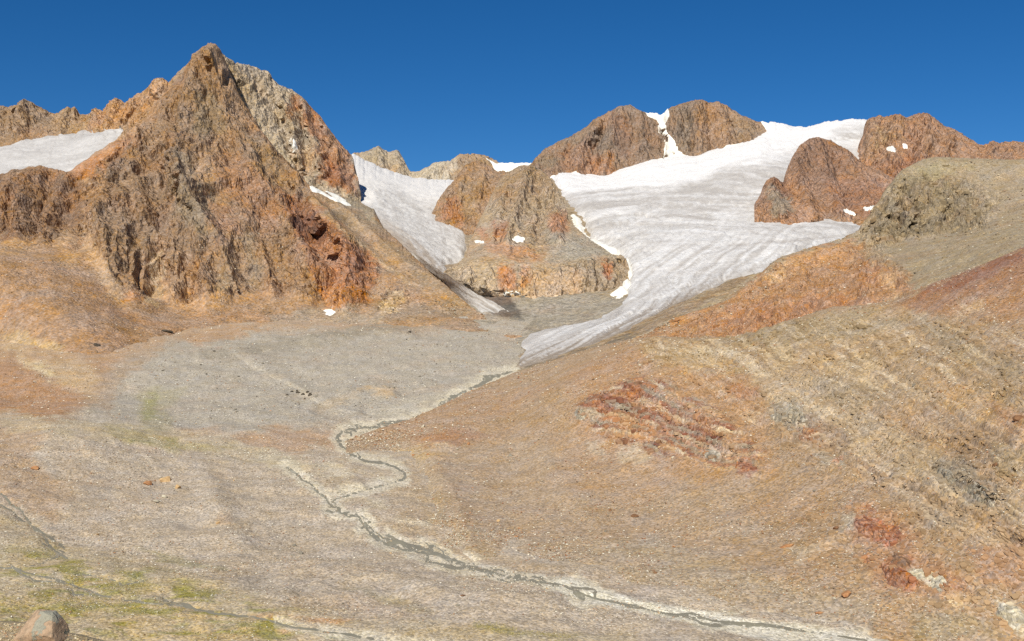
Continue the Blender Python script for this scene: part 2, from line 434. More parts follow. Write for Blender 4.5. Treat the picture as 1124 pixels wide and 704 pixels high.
s_ = poly_sd(u_ + 5 * fbm(L.P, 60, 4), v_ + 3 * fbm(L.P, 50, 4, seed=4), [(-110,178),(-60,166),(0,161),(24,154),(42,152),(52,147),(70,149),(84,146),(92,143),(104,146),(118,142),(134,141),(128,150),(120,170),(100,195),(70,215),(-110,225)])
def icecol0(P):
    u, v = uv(P)
    q = v + .12 * u + 6 * fbm(P, 90, 3)
    st = perlin(q / 3.2, u / 60, q * 0) + .5 * perlin(q / 1.4, u / 30, q * 0 + 3)
    a = np.clip(.35 + .5 * st, 0, 1)[..., None]
    return (C(184, 179, 175, .96) * (1 - a) + C(222, 218, 215, .96) * a) * ICEW
o = sheet(L, s_, 7, 4, M_ice, 'glacier', icecol0); tag(o, kind='structure')

# grey wall right of the summit
sk = [(200,90,2600),(225,66,2560),(236,56,2540),(244,58,2545),(250,63,2560),(258,70,2590),(268,71,2620),(275,73,2640),(284,77,2670),(292,79,2700),(296,81,2720),(299,88,2720),(303,92,2710),(307,96,2700),(313,97,2700),(319,97.6,2700),(325,103,2700),(331,108,2700),(340,117,2690),(351,128,2680),
      (358,138,2680),(365,146.5,2670),(373,157,2660),(382,166,2650),(387,172,2640),(389,178,2630),(390,186,2610),(392,198,2590),(395,215,2560)]
L = land(200, 396, rows_(sk, [(200,130,2500),(262,125,2500),(300,140,2530),(340,160,2550),(370,180,2540),(396,220,2520)],
     [(200,205,2400),(262,195,2400),(300,200,2420),(335,200,2440),(350,206,2450),(372,208,2460),(384,203,2470),(396,225,2480)]), 1.3, [(200,190),(20,10)], 4, (40, 60))
spurs(L, [([(296,81),(318,130),(330,175)], 22, 9), ([(331,108),(345,150),(350,190)], 20, 9), ([(352,128),(368,165),(372,200)], 18, 9), ([(268,71),(300,120),(330,190)], -18, 8),
          ([(319,98),(334,135),(340,180)], -14, 6), ([(342,120),(358,160),(362,195)], -12, 6), ([(250,66),(262,90)], 12, 8)])
roughen(L, np.full(L.P.shape[:2], .9, np.float32), 16, 85, (.7, -.2, .6), 4, 16, seed=23, sc=(1.1, 1.1, .8), joint=1.2, jl=(.55, .3, .16), fine=.3)
tint(L, (180,160,136), [([(333,106),(352,128),(388,170),(392,210),(372,210),(350,200),(352,160),(330,130)], (166,104,62), 5, .85), ([(322,105),(334,108),(320,135),(312,130)], (170,110,66), 4, .8),
     ([(232,55),(262,70),(285,110),(262,108),(240,80)], (178,150,112), 5, .6), ([(270,120),(320,170),(345,208),(300,195)], (186,168,142), 6, .6), ([(350,140),(380,172),(384,190),(365,180)], (172,128,86), 5, .7), ([(355,185),(372,175),(386,195),(372,207),(358,203)], (150,88,52), 4, .7)], hamt=.28, lam=90)
build('mountain_summit_wall', L, M_rock, facets=True)
L6b = L

# left massif
sk = [(-110,200,2300),(-60,200,2280),(2,191,2250),(15,187,2250),(28,185,2250),(45,183,2250),(60,186,2250),(74,190,2250),(80,186,2255),(85,181,2260),(95,175,2270),(105,168,2280),(113,163,2290),(122,158,2310),(133,151,2330),(142,145,2350),(160,128,2390),(177,108,2420),(190,92,2450),(198,83,2460),(205,74,2470),(210,67,2480),(215,60,2490),(220,55.5,2500),(225,52.5,2500),(231,51.5,2500),(237,52,2500),(242,56,2498),(247,65,2492),(254,84,2470),(262,103,2452),
      (275,128,2425),(290,150,2400),(305,168,2380),(318,182,2365),(330,195,2350),(345,208,2320),(370,214,2290),(395,222,2260),(411,230,2230),(417,242,2190),(422,251,2150),(436,264,2100),(450,277,2050),(464,291,2000),(479,305,1950),(493,317,1900),(507,329,1850),(530,347,1760),(560,353,1720),(620,362,1650)]
L = land(-110, 620, rows_(sk,
     [(-110,238,2090),(0,230,2080),(74,230,2060),(105,210,2090),(140,196,2150),(180,165,2210),(230,130,2260),(262,152,2260),(300,200,2190),(345,240,2110),(411,262,2060),(450,295,1950),(507,336,1790),(530,350,1740),(560,356,1700),(620,365,1630)],
     [(-110,268,1900),(0,262,1900),(74,268,1880),(140,250,1930),(200,228,1990),(240,222,2010),(300,260,1970),(345,285,1940),(411,300,1890),(450,318,1840),(507,342,1760),(560,359,1690),(620,368,1620)],
     [(-110,300,1650),(0,300,1650),(60,305,1680),(120,320,1720),(150,332,1760),(200,334,1780),(260,336,1780),(350,340,1790),(411,331,1800),(450,337,1780),(507,348,1740),(560,362,1680),(620,371,1610)],
     foot([(-110,366),(0,374),(50,384),(95,391),(120,389),(150,379),(200,364),(260,358),(330,354),(400,354),(480,360),(560,368),(620,375)])),
     1.42, [(220,170),(20,14)], 9, (45, 25))
RK6 = [([(-110,180),(0,188),(50,182),(90,195),(95,240),(60,270),(-20,262),(-110,270)], 1, 5), ([(70,250),(100,190),(142,146),(227,40),(262,108),(345,207),(350,250),(420,290),(405,330),(372,342),(350,325),(290,318),(250,330),(190,330),(178,300),(160,335),(140,318),(118,290),(95,255)], 1, 5),
       ([(418,332),(428,318),(446,320),(448,332),(430,345),(416,344)], .9, 3)]
rk = zmask(L, RK6, 9)
spurs(L, [([(231,52),(214,100),(196,150),(205,200),(222,262),(232,325)], 40, 26), ([(237,53),(262,108),(300,170),(340,215),(398,290)], 35, 22), ([(160,150),(128,190),(112,240),(135,300),(155,332)], 35, 26),
          ([(236,70),(252,130),(282,190),(318,245),(345,300)], 27, 14), ([(222,85),(232,140),(262,200),(290,262),(310,320)], -14, 12), ([(196,110),(180,160),(172,220),(172,320)], -19, 13),
          ([(345,240),(388,290),(380,335)], 38, 18), ([(318,215),(345,270),(350,330)], -14, 8), ([(262,125),(300,190),(345,240)], -12, 8),
          ([(140,160),(118,195),(95,235),(85,268)], -16, 12), ([(40,185),(30,220),(20,258)], 27, 16), ([(75,195),(62,235),(50,262)], 22, 12), ([(56,190),(46,225),(36,260)], -14, 9),
          ([(190,180),(212,215),(240,262),(262,320)], 19, 11), ([(150,190),(160,235),(190,290)], 16, 10), ([(135,215),(142,265),(156,325)], 14, 10), ([(205,225),(200,280),(192,330)], 14, 9), ([(282,240),(292,280),(300,320)], 16, 10),
          ([(360,215),(440,285),(530,345)], 14, 10)])
rk2 = rk
roughen(L, .06 + .94 * rk2, 20, 105, (.62, -.2, .62), 3.5, 15, seed=24, octv=7, soil=.2, sc=(1, 1, .9), joint=1.25, jl=(.62, .34, .17), fine=.28)
tint(L, (174,136,98), [
     ([(-110,180),(0,188),(50,182),(90,195),(95,240),(60,262),(-110,262)], (154,116,84), 5, .85),
     ([(74,190),(105,168),(135,150),(160,150),(130,178),(100,192),(80,198)], (196,124,64), 4, .85),
     ([(120,170),(160,150),(215,170),(240,235),(215,290),(170,250),(150,310),(120,285),(100,240)], (156,124,92), 6, .7),
     ([(160,130),(227,48),(240,65),(235,150),(200,165)], (158,124,90), 6, .7),
     ([(190,165),(230,180),(245,250),(225,262),(190,235)], (160,142,116), 5, .6), ([(210,95),(245,110),(250,150),(215,150)], (150,132,106), 5, .6),
     ([(178,82),(190,92),(160,140),(120,165),(110,165)], (192,146,100), 4, .8),
     ([(214,170),(226,165),(232,200),(224,215),(216,200)], (196,152,104), 3, .8), ([(222,210),(260,235),(275,300),(262,330),(240,270)], (178,116,70), 6, .55),
     ([(232,170),(262,165),(300,210),(310,250),(285,262),(258,220)], (184,128,82), 6, .55), ([(262,140),(290,160),(340,215),(330,225),(290,190)], (160,132,98), 5, .6),
     ([(245,250),(280,255),(290,320),(240,330)], (168,148,120), 6, .5),
     ([(300,205),(345,225),(420,285),(405,325),(370,345),(355,325),(330,270)], (174,106,58), 5, .8), ([(318,225),(350,240),(365,262),(345,270),(325,255)], (128,76,56), 4, .75),
     ([(345,262),(405,270),(412,300),(395,330),(368,345),(352,328),(362,290)], (196,122,66), 4, .8), ([(380,270),(402,272),(410,295),(385,310)], (150,78,45), 3, .7), ([(353,320),(372,312),(392,325),(366,344),(354,338)], (204,138,72), 3, .8),
     ([(160,275),(178,278),(182,300),(170,310),(182,332),(160,336),(166,305)], (200,168,126), 3, .9), ([(88,245),(104,270),(125,300),(140,330),(120,325),(98,290)], (192,154,112), 4, .8),
     ([(135,322),(156,318),(160,335),(150,336)], (206,140,74), 3, .8), ([(182,318),(270,322),(260,336),(185,336)], (202,152,94), 4, .7), ([(200,290),(235,275),(230,330),(205,325)], (184,134,84), 4, .6),
     ([(60,255),(90,258),(90,290),(64,290)], (188,150,108), 4, .5), ([(-110,265),(30,262),(28,278),(-110,282)], (190,150,106), 5, .7),
     ([(-110,290),(90,290),(130,335),(320,345),(250,356),(150,372),(110,405),(0,345),(-110,340)], (176,136,98), 8, .85),
     ([(-110,370),(0,372),(20,368),(60,375),(112,412),(105,440),(60,425),(14,385),(-110,390)], (198,166,118), 5, .75), ([(14,384),(40,400),(62,412),(55,416),(20,398)], (214,190,146), 2, .8),
     ([(-110,395),(10,392),(60,425),(95,445),(60,465),(-110,455)], (184,134,88), 6, .8), ([(-110,445),(0,440),(60,452),(100,456),(60,470),(-110,465)], (190,172,136), 4, .8),
     ([(345,210),(370,216),(411,232),(450,282),(530,348),(500,350),(420,290),(360,235)], (164,138,106), 5, .8), ([(400,255),(450,295),(500,335),(480,335),(420,290)], (184,142,96), 4, .6), ([(385,215),(411,230),(415,245),(395,235),(360,220)], (150,138,116), 3, .7),
     ([(345,228),(392,262),(440,302),(478,330),(440,306),(390,268)], (196,164,122), 2, .6, .4),
     ([(405,330),(460,330),(540,352),(540,362),(400,352)], (166,140,110), 5, .7), ([(418,332),(428,318),(446,320),(448,332),(430,345),(416,344)], (212,176,128), 2.5, .9),
     ([(300,350),(345,338),(420,345),(420,356),(300,360)], (172,152,126), 4, .7)],
     hamt=.26, lam=90, warp=10, jit=.12)
L.col = L.col * (1 - .11 * L.rock[..., None]) * np.array([.97, .98, 1.0], np.float32)
build('mountain_left', L, M_rock, facets=True); L6 = L

# right twin peak
sk = [(560,195,3430),(575,187,3420),(584,180,3420),(590,172,3420),(597,164,3420),(605,161,3420),(613,156,3420),(623,152,3420),(630,149,3420),(637,145,3420),(646,137,3420),(654,131,3420),(663,125,3420),(671,121,3420),(676,119,3420),(682,117,3420),(690,117,3420),(697,118,3420),(702,121,3420),(708,124,3430),(711,126,3440),(720,127,3440),(730,126,3440),(733,121,3430),(739,117,3420),(745,115,3420),(750,113,3420),(757,112,3420),(765,110.5,3420),(778,111,3420),(790,113,3420),
      (798,117,3420),(807,122,3420),(816,128,3420),(824,131,3420),(831,134,3420),(837,135,3420),(847,139,3430),(860,147,3440),(890,165,3400)]
L = land(560, 890, rows_(sk, [(560,200,3330),(600,178,3330),(640,168,3310),(690,152,3310),(720,155,3330),(770,142,3310),(820,140,3340),(860,152,3360),(890,175,3350)],
     [(560,212,3200),(600,194,3200),(620,192,3190),(642,195,3180),(665,195,3180),(690,186,3190),(715,178,3210),(730,178,3210),(745,174,3210),(765,174,3210),(782,168,3220),(800,163,3230),(820,158,3240),(840,152,3280),(860,155,3300),(890,180,3250)]), 1.3, [(250,220),(25,14)], 4, (60, 40))
spurs(L, [([(684,117),(672,150),(662,195)], 34, 13), ([(655,131),(640,160),(632,195)], 28, 12), ([(700,120),(705,150),(708,178)], 26, 10), ([(625,152),(615,175),(610,192)], 22, 10), ([(670,122),(655,160),(648,195)], -22, 8),
          ([(720,124),(727,145),(733,175)], -40, 9), ([(764,110),(762,140),(768,172)], 34, 14), ([(742,116),(745,145),(752,172)], 24, 9), ([(790,113),(795,135),(800,160)], 26, 11), ([(778,112),(778,140),(784,165)], -18, 8), ([(753,113),(755,140),(758,170)], -14, 6), ([(812,125),(818,140),(822,155)], 16, 8)])
roughen(L, np.full(L.P.shape[:2], 1., np.float32), 20, 95, (.8, -.2, .3), 4.5, 18, seed=25, sc=(1.2, 1, .6), joint=1.2, jl=(.5, .28, .15), fine=.32)
tint(L, (160,126,94), [([(585,178),(640,146),(640,165),(600,185)], (150,130,106), 5, .7), ([(612,165),(650,150),(668,195),(620,195)], (176,120,74), 5, .7), ([(645,145),(680,130),(690,170),(660,185)], (150,128,108), 5, .65), ([(684,118),(702,122),(725,165),(712,178),(692,165)], (148,120,96), 4, .6),
     ([(650,175),(672,170),(676,196),(650,196)], (190,126,72), 3, .7), ([(740,120),(765,112),(758,170),(738,165)], (146,126,104), 4, .6), ([(765,114),(805,122),(800,160),(765,170)], (178,134,88), 5, .75), ([(805,125),(838,136),(828,152),(805,158)], (172,138,96), 4, .6), ([(668,120),(690,130),(690,170),(676,170)], (140,100,72), 4, .6)], hamt=.28, lam=110)
L.col = (L.col * .85 + .15 * L.col.mean(-1, keepdims=True)) * .93
build('mountain_twin_peak', L, M_far, facets=True)
u_, v_ = uv(L.P)
s_ = poly_sd(u_ + 3 * fbm(L.P, 50, 3), v_ + 2 * fbm(L.P, 50, 3, seed=4), [(705,122),(712,121),(734,120),(733,128),(728,136),(732,145),(740,155),(744,166),(756,172),(770,171),(778,172),(790,165),(800,160),(814,158),(818,175),(770,200),(680,200),(700,182),(728,174),(730,158),(724,142),(722,132),(712,128)])
o = sheet(L, s_, 7, 2.5, M_snow, 'snowfield', snowcol); tag(o, kind='structure')
s_ = poly_sd(u_ + 3 * fbm(L.P, 40, 3), v_ + 3 * fbm(L.P, 40, 3, seed=4), [(600,200),(606,193),(614,190),(624,193),(630,189),(640,192),(648,194),(660,196),(675,194),(690,186),(704,181),(704,200),(640,215),(600,212)])
o = sheet(L, s_, 6, 2.5, M_snow, 'snowfield', snowcol); tag(o, kind='structure')
s_ = poly_sd(u_, v_, [(834,132),(848,136),(870,142),(890,150),(890,170),(850,165),(836,152),(842,144)])
o = sheet(L, s_, 6, 2.5, M_snow, 'snowfield', snowcol); tag(o, kind='structure')

# right red ridge
sk = [(925,240,3000),(934,205,3050),(939,172,3080),(943,160,3100),(948,148,3110),(951,134,3120),(955,131,3120),(966,129,3120),(975,129,3120),(986,127.5,3120),(991,129,3120),(995,129.5,3120),(1005,127,3120),(1017,126.4,3120),(1024,130,3110),(1031,134,3110),(1038,139,3100),(1046,142.6,3100),(1055,148,3090),(1065,154,3080),(1073,158,3080),(1080,160,3080),(1085,160,3080),(1088,157.5,3080),(1092,158,3080),(1096,160,3080),(1102,157,3080),(1108,158,3080),(1115,156,3080),(1122,157,3080),(1160,150,3080),(1200,162,3080),(1290,150,3080)]
L = land(925, 1290, rows_(sk, [(925,250,2800),(945,195,2820),(980,178,2820),(1030,175,2830),(1070,180,2850),(1290,185,2850)], [(925,270,2500),(960,250,2500),(1000,235,2520),(1070,220,2600),(1290,225,2600)]), 1.4, [(250,200),(25,12)], 5)
spurs(L, [([(986,127),(975,160),(985,200)], 26, 12), ([(1017,126),(1020,150),(1005,190)], 28, 12), ([(1046,143),(1040,165),(1030,185)], 20, 9), ([(960,130),(955,165),(965,210)], 22, 10), ([(1000,128),(1005,160),(1000,190)], -18, 8), ([(1090,158),(1086,175)], 16, 7), ([(1108,158),(1106,176)], 16, 7), ([(970,130),(968,165)], -16, 7)])
roughen(L, np.full(L.P.shape[:2], 1., np.float32), 22, 90, (.6, -.2, .6), 6, 18, seed=26)
tint(L, (176,126,86), [([(948,130),(1000,128),(990,165),(945,175)], (180,134,86), 5, .7), ([(960,185),(1010,170),(1000,225),(965,215)], (168,108,74), 5, .6), ([(1000,128),(1080,150),(1290,150),(1290,185),(1020,175)], (178,132,90), 6, .6), ([(940,170),(985,185),(985,215),(945,200)], (188,124,64), 5, .6), ([(960,138),(985,150),(968,162)], (192,158,104), 4, .6)], hamt=.25, lam=110)
L.col = (L.col * .85 + .15 * L.col.mean(-1, keepdims=True)) * .93
build('mountain_right_ridge', L, M_rock, facets=True); LR = L

# rock island at the right edge of the glacier
sk = [(828,226,2305),(835,214,2325),(837,206,2345),(841,199,2365),(846,196,2375),(850,195,2385),(856,199,2411),(860,202,2429),(863,190,2450),(865,183,2457),(869,174,2480),(873,167,2504),(878,160,2521),(885,155,2554),(894,152,2595),(903,152,2615),(912,154,2615),(923,161,2615),(934,169,2605),(946,178,2595),(957,184,2585),(966,188,2575),(980,195,2565),(1010,212,2515)]
L = land(828, 1010, rows_(sk, [(828,230,2275),(841,212,2275),(861,212,2323),(880,190,2407),(900,185,2485),(940,200,2475),(980,215,2455),(1010,225,2435)],
     [(828,232,2185),(841,229,2155),(855,238,2132),(881,243,2116),(909,250,2130),(938,255,2090),(980,262,2095),(1010,268,2075)]), 1.2, [(150,120),(15,8)], 4, (30, 90))
spurs(L, [([(894,152),(905,190),(920,240)], 20, 12), ([(869,175),(880,210),(895,240)], 18, 10), ([(861,203),(868,222),(880,242)], -5, 6), ([(846,196),(848,215),(858,236)], 18, 8), ([(923,161),(940,195),(955,240)], 18, 11), ([(908,156),(922,195),(938,245)], -12, 6)])
roughen(L, np.full(L.P.shape[:2], .9, np.float32), 11, 70, (.8, -.1, .3), 3.2, 13, seed=27, sc=(1.2, 1, .6), joint=1.2)
tint(L, (174,126,86), [([(868,172),(894,150),(925,162),(935,190),(905,200),(872,195)], (152,112,84), 5, .75), ([(862,190),(880,215),(910,248),(885,242),(862,215)], (190,130,72), 4, .75), ([(838,208),(862,205),(872,232),(850,236)], (156,144,124), 4, .75), ([(850,195),(862,202),(870,218),(858,215)], (140,84,60), 3, .7), ([(905,200),(960,195),(985,210),(970,235),(920,230)], (168,108,72), 5, .55), ([(900,240),(950,240),(960,262),(905,252)], (184,138,88), 4, .7)], hamt=.22, lam=80)
L.col = (L.col * .85 + .15 * L.col.mean(-1, keepdims=True)) * .93
build('mountain_rock_island', L, M_rock, facets=True); LI = L

# upper left valley (below the left glacier)
sk = [(340,178,3320),(388,173,3300),(400,179,3270),(421,189,3220),(436,194,3200),(450,198,3200),(470,201,3150),(500,202,3120),(540,203,3100),(620,205,3000)]
L = land(340, 620, rows_(sk, [(340,198,2800),(400,206,2760),(440,214,2740),(480,216,2740),(620,226,2700)], [(340,226,2480),(420,236,2450),(470,246,2430),(500,252,2420),(620,262,2380)],
     [(340,262,2180),(440,272,2160),(490,290,2130),(530,298,2120),(620,302,2100)], [(340,305,1960),(420,305,1950),(500,320,1900),(530,325,1890),(560,332,1870),(620,337,1850)],
     [(340,335,1830),(440,336,1810),(520,344,1780),(560,349,1755),(620,354,1740)]), 1.2, [(150,100),(15,4)], 8, (80, 30))
roughen(L, np.full(L.P.shape[:2], .35, np.float32), 12, 80, seed=28)
tint(L, (160,142,120), [([(380,300),(480,300),(560,350),(380,350)], (166,138,106), 6, .7)], hamt=.25, lam=90)
build('upper_valley', L, M_rock)
u_, v_ = uv(L.P)
s_ = poly_sd(u_ + 4 * fbm(L.P, 60, 4), v_ + 3 * fbm(L.P, 60, 4, seed=4), [(330,160),(388,165),(430,180),(460,190),(560,190),(560,215),(530,240),(506,245),(508,262),(514,284),(488,291),(494,303),(522,320),(542,326),(566,344),(560,349),(530,348),(500,330),(440,310),(330,300)])
def flowcol(q1, q2, lo, hi, sn, snz):
    pass
def icecolL(P):
    u, v = uv(P)
    q = (u - .9 * v) + 10 * fbm(P, 120, 3)
    st = perlin(q / 3.6, v / 50, q * 0) + .7 * perlin(q / 1.8, v / 30, q * 0 + 3)
    cr = fbm(P, 25, 4, .6, seed=8)
    a = np.clip(.45 + .5 * st + .35 * cr, 0, 1)[..., None]
    col = C(190, 184, 178, .98) * (1 - a) + C(226, 223, 220, .98) * a
    sn = sstep(214, 196, v + .02 * (u - 400) + 8 * fbm(P, 80, 4, seed=3) - 22 * sstep(430, 470, u))[..., None] * .85
    s2 = sstep(-2, 3, poly_sd(u + 3 * fbm(P, 50, 3), v, [(372,214),(395,204),(412,206),(413,215),(406,226),(392,222)]))[..., None]
    sn = np.maximum(sn, s2)
    lines = sstep(.42, .6, perlin((v - .35 * u + 8 * fbm(P, 70, 3)) / 5.5, u / 90, q * 0))[..., None] * sstep(250, 225, v)[..., None] * .8
    sn = np.maximum(sn, lines)
    col = col * (1 - sn) + C(250, 245, 240, .88) * sn
    db = (sstep(300, 345, v) * np.clip(.4 + st, 0, 1) * .5)[..., None]
    e = np.clip(sstep(18, 2, poly_sd(u, v, [(330,100),(500,100),(600,350),(530,346),(507,328),(479,305),(450,277),(422,251),(411,228),(370,213),(330,200)]) + 8 * st) * sstep(225, 262, v) * .75, 0, 1)[..., None]
    db = np.maximum(db, e)
    return np.clip((col * (1 - db) + C(170, 150, 128) * db) * ICEW, 0, .9)
ex = fbm(L.P, 40, 5, .6, True, 3) * 4
o = sheet(L, s_, 9, 3, M_ice, 'glacier', icecolL, extra=ex); tag(o, kind='structure')

# upper brown rock between the glaciers
sk = [(470,240,2480),(476,230,2500),(480,222,2520),(485,214,2540),(490,208,2560),(497,199,2580),(505,189,2600),(512,181,2620),(520,176,2620),(528,178,2620),(536,183,2620),(542,186,2600),(548,188,2580),(560,190,2560),(600,210,2500)]
L = land(470, 600, rows_(sk, [(470,243,2470),(490,222,2490),(510,210,2500),(540,215,2480),(600,235,2420)], [(470,246,2460),(480,238,2440),(488,240,2430),(505,248,2400),(515,265,2360),(560,275,2300),(600,280,2250)]), 1.2, [(120,110),(12,6)], 3, (40, 40))
spurs(L, [([(512,180),(500,215),(500,240)], 14, 8), ([(530,180),(528,215)], 12, 8), ([(497,199),(487,228)], 12, 7), ([(505,190),(493,225)], -9, 5)])
roughen(L, np.full(L.P.shape[:2], .9, np.float32), 15, 70, STR_L, 3.5, 14, seed=29)
tint(L, (164,128,92), [([(480,225),(500,215),(512,240),(500,248),(484,238)], (172,112,68), 4, .8), ([(505,200),(530,190),(525,240),(505,235)], (166,138,104), 5, .5)], hamt=.25, lam=70)
build('rock_shoulder', L, M_rock, facets=True)

# rock island between the glaciers
sk = [(478,312,1980),(484,303,1970),(490,295,1960),(500,290,1980),(511,284,2000),(515,265,2100),(520,255,2140),(530,235,2220),(540,213,2300),(548,198,2350),(556,190,2380),(564,186,2380),(570,183,2380),(576,182,2380),(582,181,2380),(589,184,2370),(596,188,2350),(603,196,2320),(610,205,2290),(616,216,2260),(621,228,2220),(623,240,2170),(628,246,2130),(640,256,2080),(650,265,2050),(660,271,2030),(672,279,1980),(682,281,1950),(687,284,1930),(690,292,1920),(694,310,1900),(702,335,1850)]
L = land(478, 702, rows_(sk, [(478,313,1970),(490,297,1950),(500,293,1940),(511,289,1950),(530,258,2080),(560,230,2160),(600,230,2150),(618,245,2090),(640,266,2010),(672,283,1940),(690,298,1905),(702,338,1840)],
     [(478,314,1960),(490,299,1930),(500,299,1900),(511,294,1890),(530,284,1920),(560,282,1930),(600,286,1910),(640,284,1910),(672,287,1905),(690,302,1890),(702,340,1830)],
     [(478,315,1950),(490,301,1910),(511,303,1862),(540,300,1870),(560,298,1870),(600,298,1865),(640,292,1870),(672,291,1885),(690,305,1880),(702,342,1820)],
     [(478,316,1940),(490,304,1890),(511,312,1842),(525,316,1835),(540,319,1832),(560,322,1830),(600,328,1820),(640,326,1815),(665,321,1820),(682,314,1835),(690,310,1850),(702,350,1800)]), 1.05, [(120,110),(12,8)], 3, (-40, 25))
rk = zmask(L, [([(535,225),(560,180),(600,185),(628,235),(622,268),(590,272),(545,268)], 1, 5), ([(484,296),(520,292),(600,292),(640,284),(690,284),(690,320),(600,330),(540,326),(488,310)], 1, 3), ([(560,265),(610,268),(590,285),(560,280)], .7, 4)], 5)
spurs(L, [([(582,181),(575,215),(560,260)], 18, 12), ([(600,192),(612,225),(612,262)], 20, 11), ([(590,185),(592,220),(590,262)], -12, 7), ([(568,184),(550,225),(545,255)], 12, 9), ([(655,290),(656,322)], -12, 4), ([(668,288),(667,320)], -10, 4), ([(560,295),(562,325)], -7, 4), ([(644,288),(646,324)], -7, 3), ([(678,286),(676,318)], -8, 3), ([(585,296),(586,326)], 5, 4), ([(612,296),(616,328)], 5, 4), ([(630,292),(632,326)], -6, 3)])
roughen(L, .1 + .8 * rk, 10, 55, STR_L, 2.2, 9, seed=30, sc=(1.2, 1, .8), joint=1.2, jl=(.6, .34, .17), fine=.3)
tint(L, (166,144,118), [([(545,190),(582,178),(600,188),(612,210),(590,225),(560,235),(540,225)], (152,124,92), 5, .7), ([(560,225),(612,215),(622,262),(580,268)], (160,138,110), 5, .5), ([(604,235),(622,232),(624,262),(604,262)], (168,94,56), 4, .75), ([(540,245),(560,245),(552,262),(540,260)], (158,92,60), 3, .7), ([(523,250),(532,248),(534,262),(522,260)], (160,100,64), 3, .7),
     ([(530,262),(580,270),(600,288),(560,285),(535,275)], (182,122,78), 5, .65), ([(600,255),(645,258),(690,280),(640,284),(600,290)], (158,148,134), 5, .85), ([(545,290),(562,292),(570,318),(548,318)], (196,116,56), 4, .75), ([(500,290),(545,292),(540,322),(500,305)], (186,162,132), 4, .7), ([(570,295),(640,296),(640,326),(570,326)], (192,154,112), 4, .6), ([(572,290),(582,290),(580,315),(572,315)], (196,126,70), 3, .6),
     ([(645,284),(690,284),(685,320),(648,325)], (158,136,112), 3, .7), ([(662,288),(672,286),(670,306),(663,306)], (180,98,52), 2, .8), ([(540,318),(640,324),(640,330),(540,327)], (206,172,132), 2, .6)], hamt=.22, lam=60, warp=6)
L.col = L.col * 1.1
build('mountain_middle_rock', L, M_rock, facets=True); L5 = L

# main glacier bed with its side moraine
FOOT2 = [(470,215,3250),(560,214,3200),(600,196,3190),(620,194,3180),(642,197,3170),(665,197,3170),(690,188,3180),(715,180,3200),(730,180,3200),(745,176,3200),(765,176,3200),(782,170,3210),(800,165,3220),(820,160,3235),(840,153,3280),(855,152,3300),(880,153,3280),(910,150,3250),(945,152,3200),(1010,190,3050)]
sk = [(470,205,3500),(560,205,3500),(700,185,3500),(800,165,3500),(835,150,3500),(847,137,3500),(855,139,3500),(861,141,3500),(872,143,3500),(884,143.5,3500),(897,141,3480),(909,138,3450),(925,136,3420),(940,134.5,3400),(952,136,3380),(1010,160,3300)]
L = land(470, 1010, rows_(sk, FOOT2, [(470,245,2750),(560,232,2720),(620,222,2700),(700,214,2700),(800,198,2720),(850,192,2740),(950,210,2700),(1010,230,2600)],
     [(470,275,2330),(560,262,2310),(640,256,2300),(700,250,2300),(800,238,2310),(900,232,2330),(1010,260,2250)],
     [(470,310,2020),(560,300,2010),(690,285,2000),(760,274,2000),(850,262,2010),(940,256,2030),(1010,275,2000)],
     [(470,338,1810),(560,334,1790),(620,331,1780),(680,326,1770),(740,313,1770),(800,300,1770),(870,284,1780),(1010,290,1780)],
     [(470,356,1720),(560,354,1690),(620,350,1660),(680,346,1620),(740,332,1600),(800,315,1600),(870,300,1620),(1010,310,1650)],
     [(470,420,1400),(520,412,1380),(555,408,1350),(575,403,1330),(600,396,1330),(640,382,1340),(700,362,1360),(740,345,1400),(800,324,1450),(870,310,1480),(1010,320,1500)],
     [(470,450,1220),(575,414,1270),(600,408,1270),(640,396,1270),(700,380,1270),(740,365,1290),(800,345,1340),(1010,340,1400)]), 1.32, [(200,100),(20,4)], 10, (60, 40))
roughen(L, np.full(L.P.shape[:2], .3, np.float32), 14, 90, seed=31, soil=.1)
tint(L, (164,144,118), [([(470,322),(690,322),(690,345),(640,356),(590,372),(560,400),(470,400)], (164,153,138), 5, .9), ([(800,306),(860,286),(930,262),(960,262),(960,330),(700,400),(600,410),(585,402),(690,362),(740,338)], (176,154,122), 4, .9), ([(578,402),(640,382),(700,358),(760,328),(815,301),(825,306),(760,340),(700,370),(640,392),(590,408)], (156,128,96), 3, .9), ([(575,408),(600,398),(690,368),(705,362),(690,378),(620,402),(590,412)], (128,116,102), 3, .7),
     ([(518,312),(541,312),(558,320),(574,350),(550,349),(530,335)], (104,96,88), 2, .95, .3), ([(560,350),(600,352),(590,362),(565,362)], (150,140,126), 3, .6)], hamt=.18, lam=70)
_u, _v = uv(L.P)
build('upper_glacier_valley', L, M_rock, keep=~((_u > 880) & (_v > 285))); L4 = L
u_, v_ = uv(L.P)
ICE = [(571,403),(569,398),(578,384),(572,378),(585,366),(600,360),(640,354),(668,346),(680,335),(688,325),(692,305),(690,286),(672,274),(650,264),(640,240),(625,224),(612,205),(600,185),(640,150),(700,110),(850,110),(965,110),(965,170),(945,230),(960,256),(925,265),(862,286),(838,297),(800,308),(760,326),(735,338),(690,361),(650,378),(610,392),(590,399)]
s_ = poly_sd(u_ + 4 * fbm(L.P, 50, 4), v_ + 2.5 * fbm(L.P, 50, 4, seed=4), ICE)
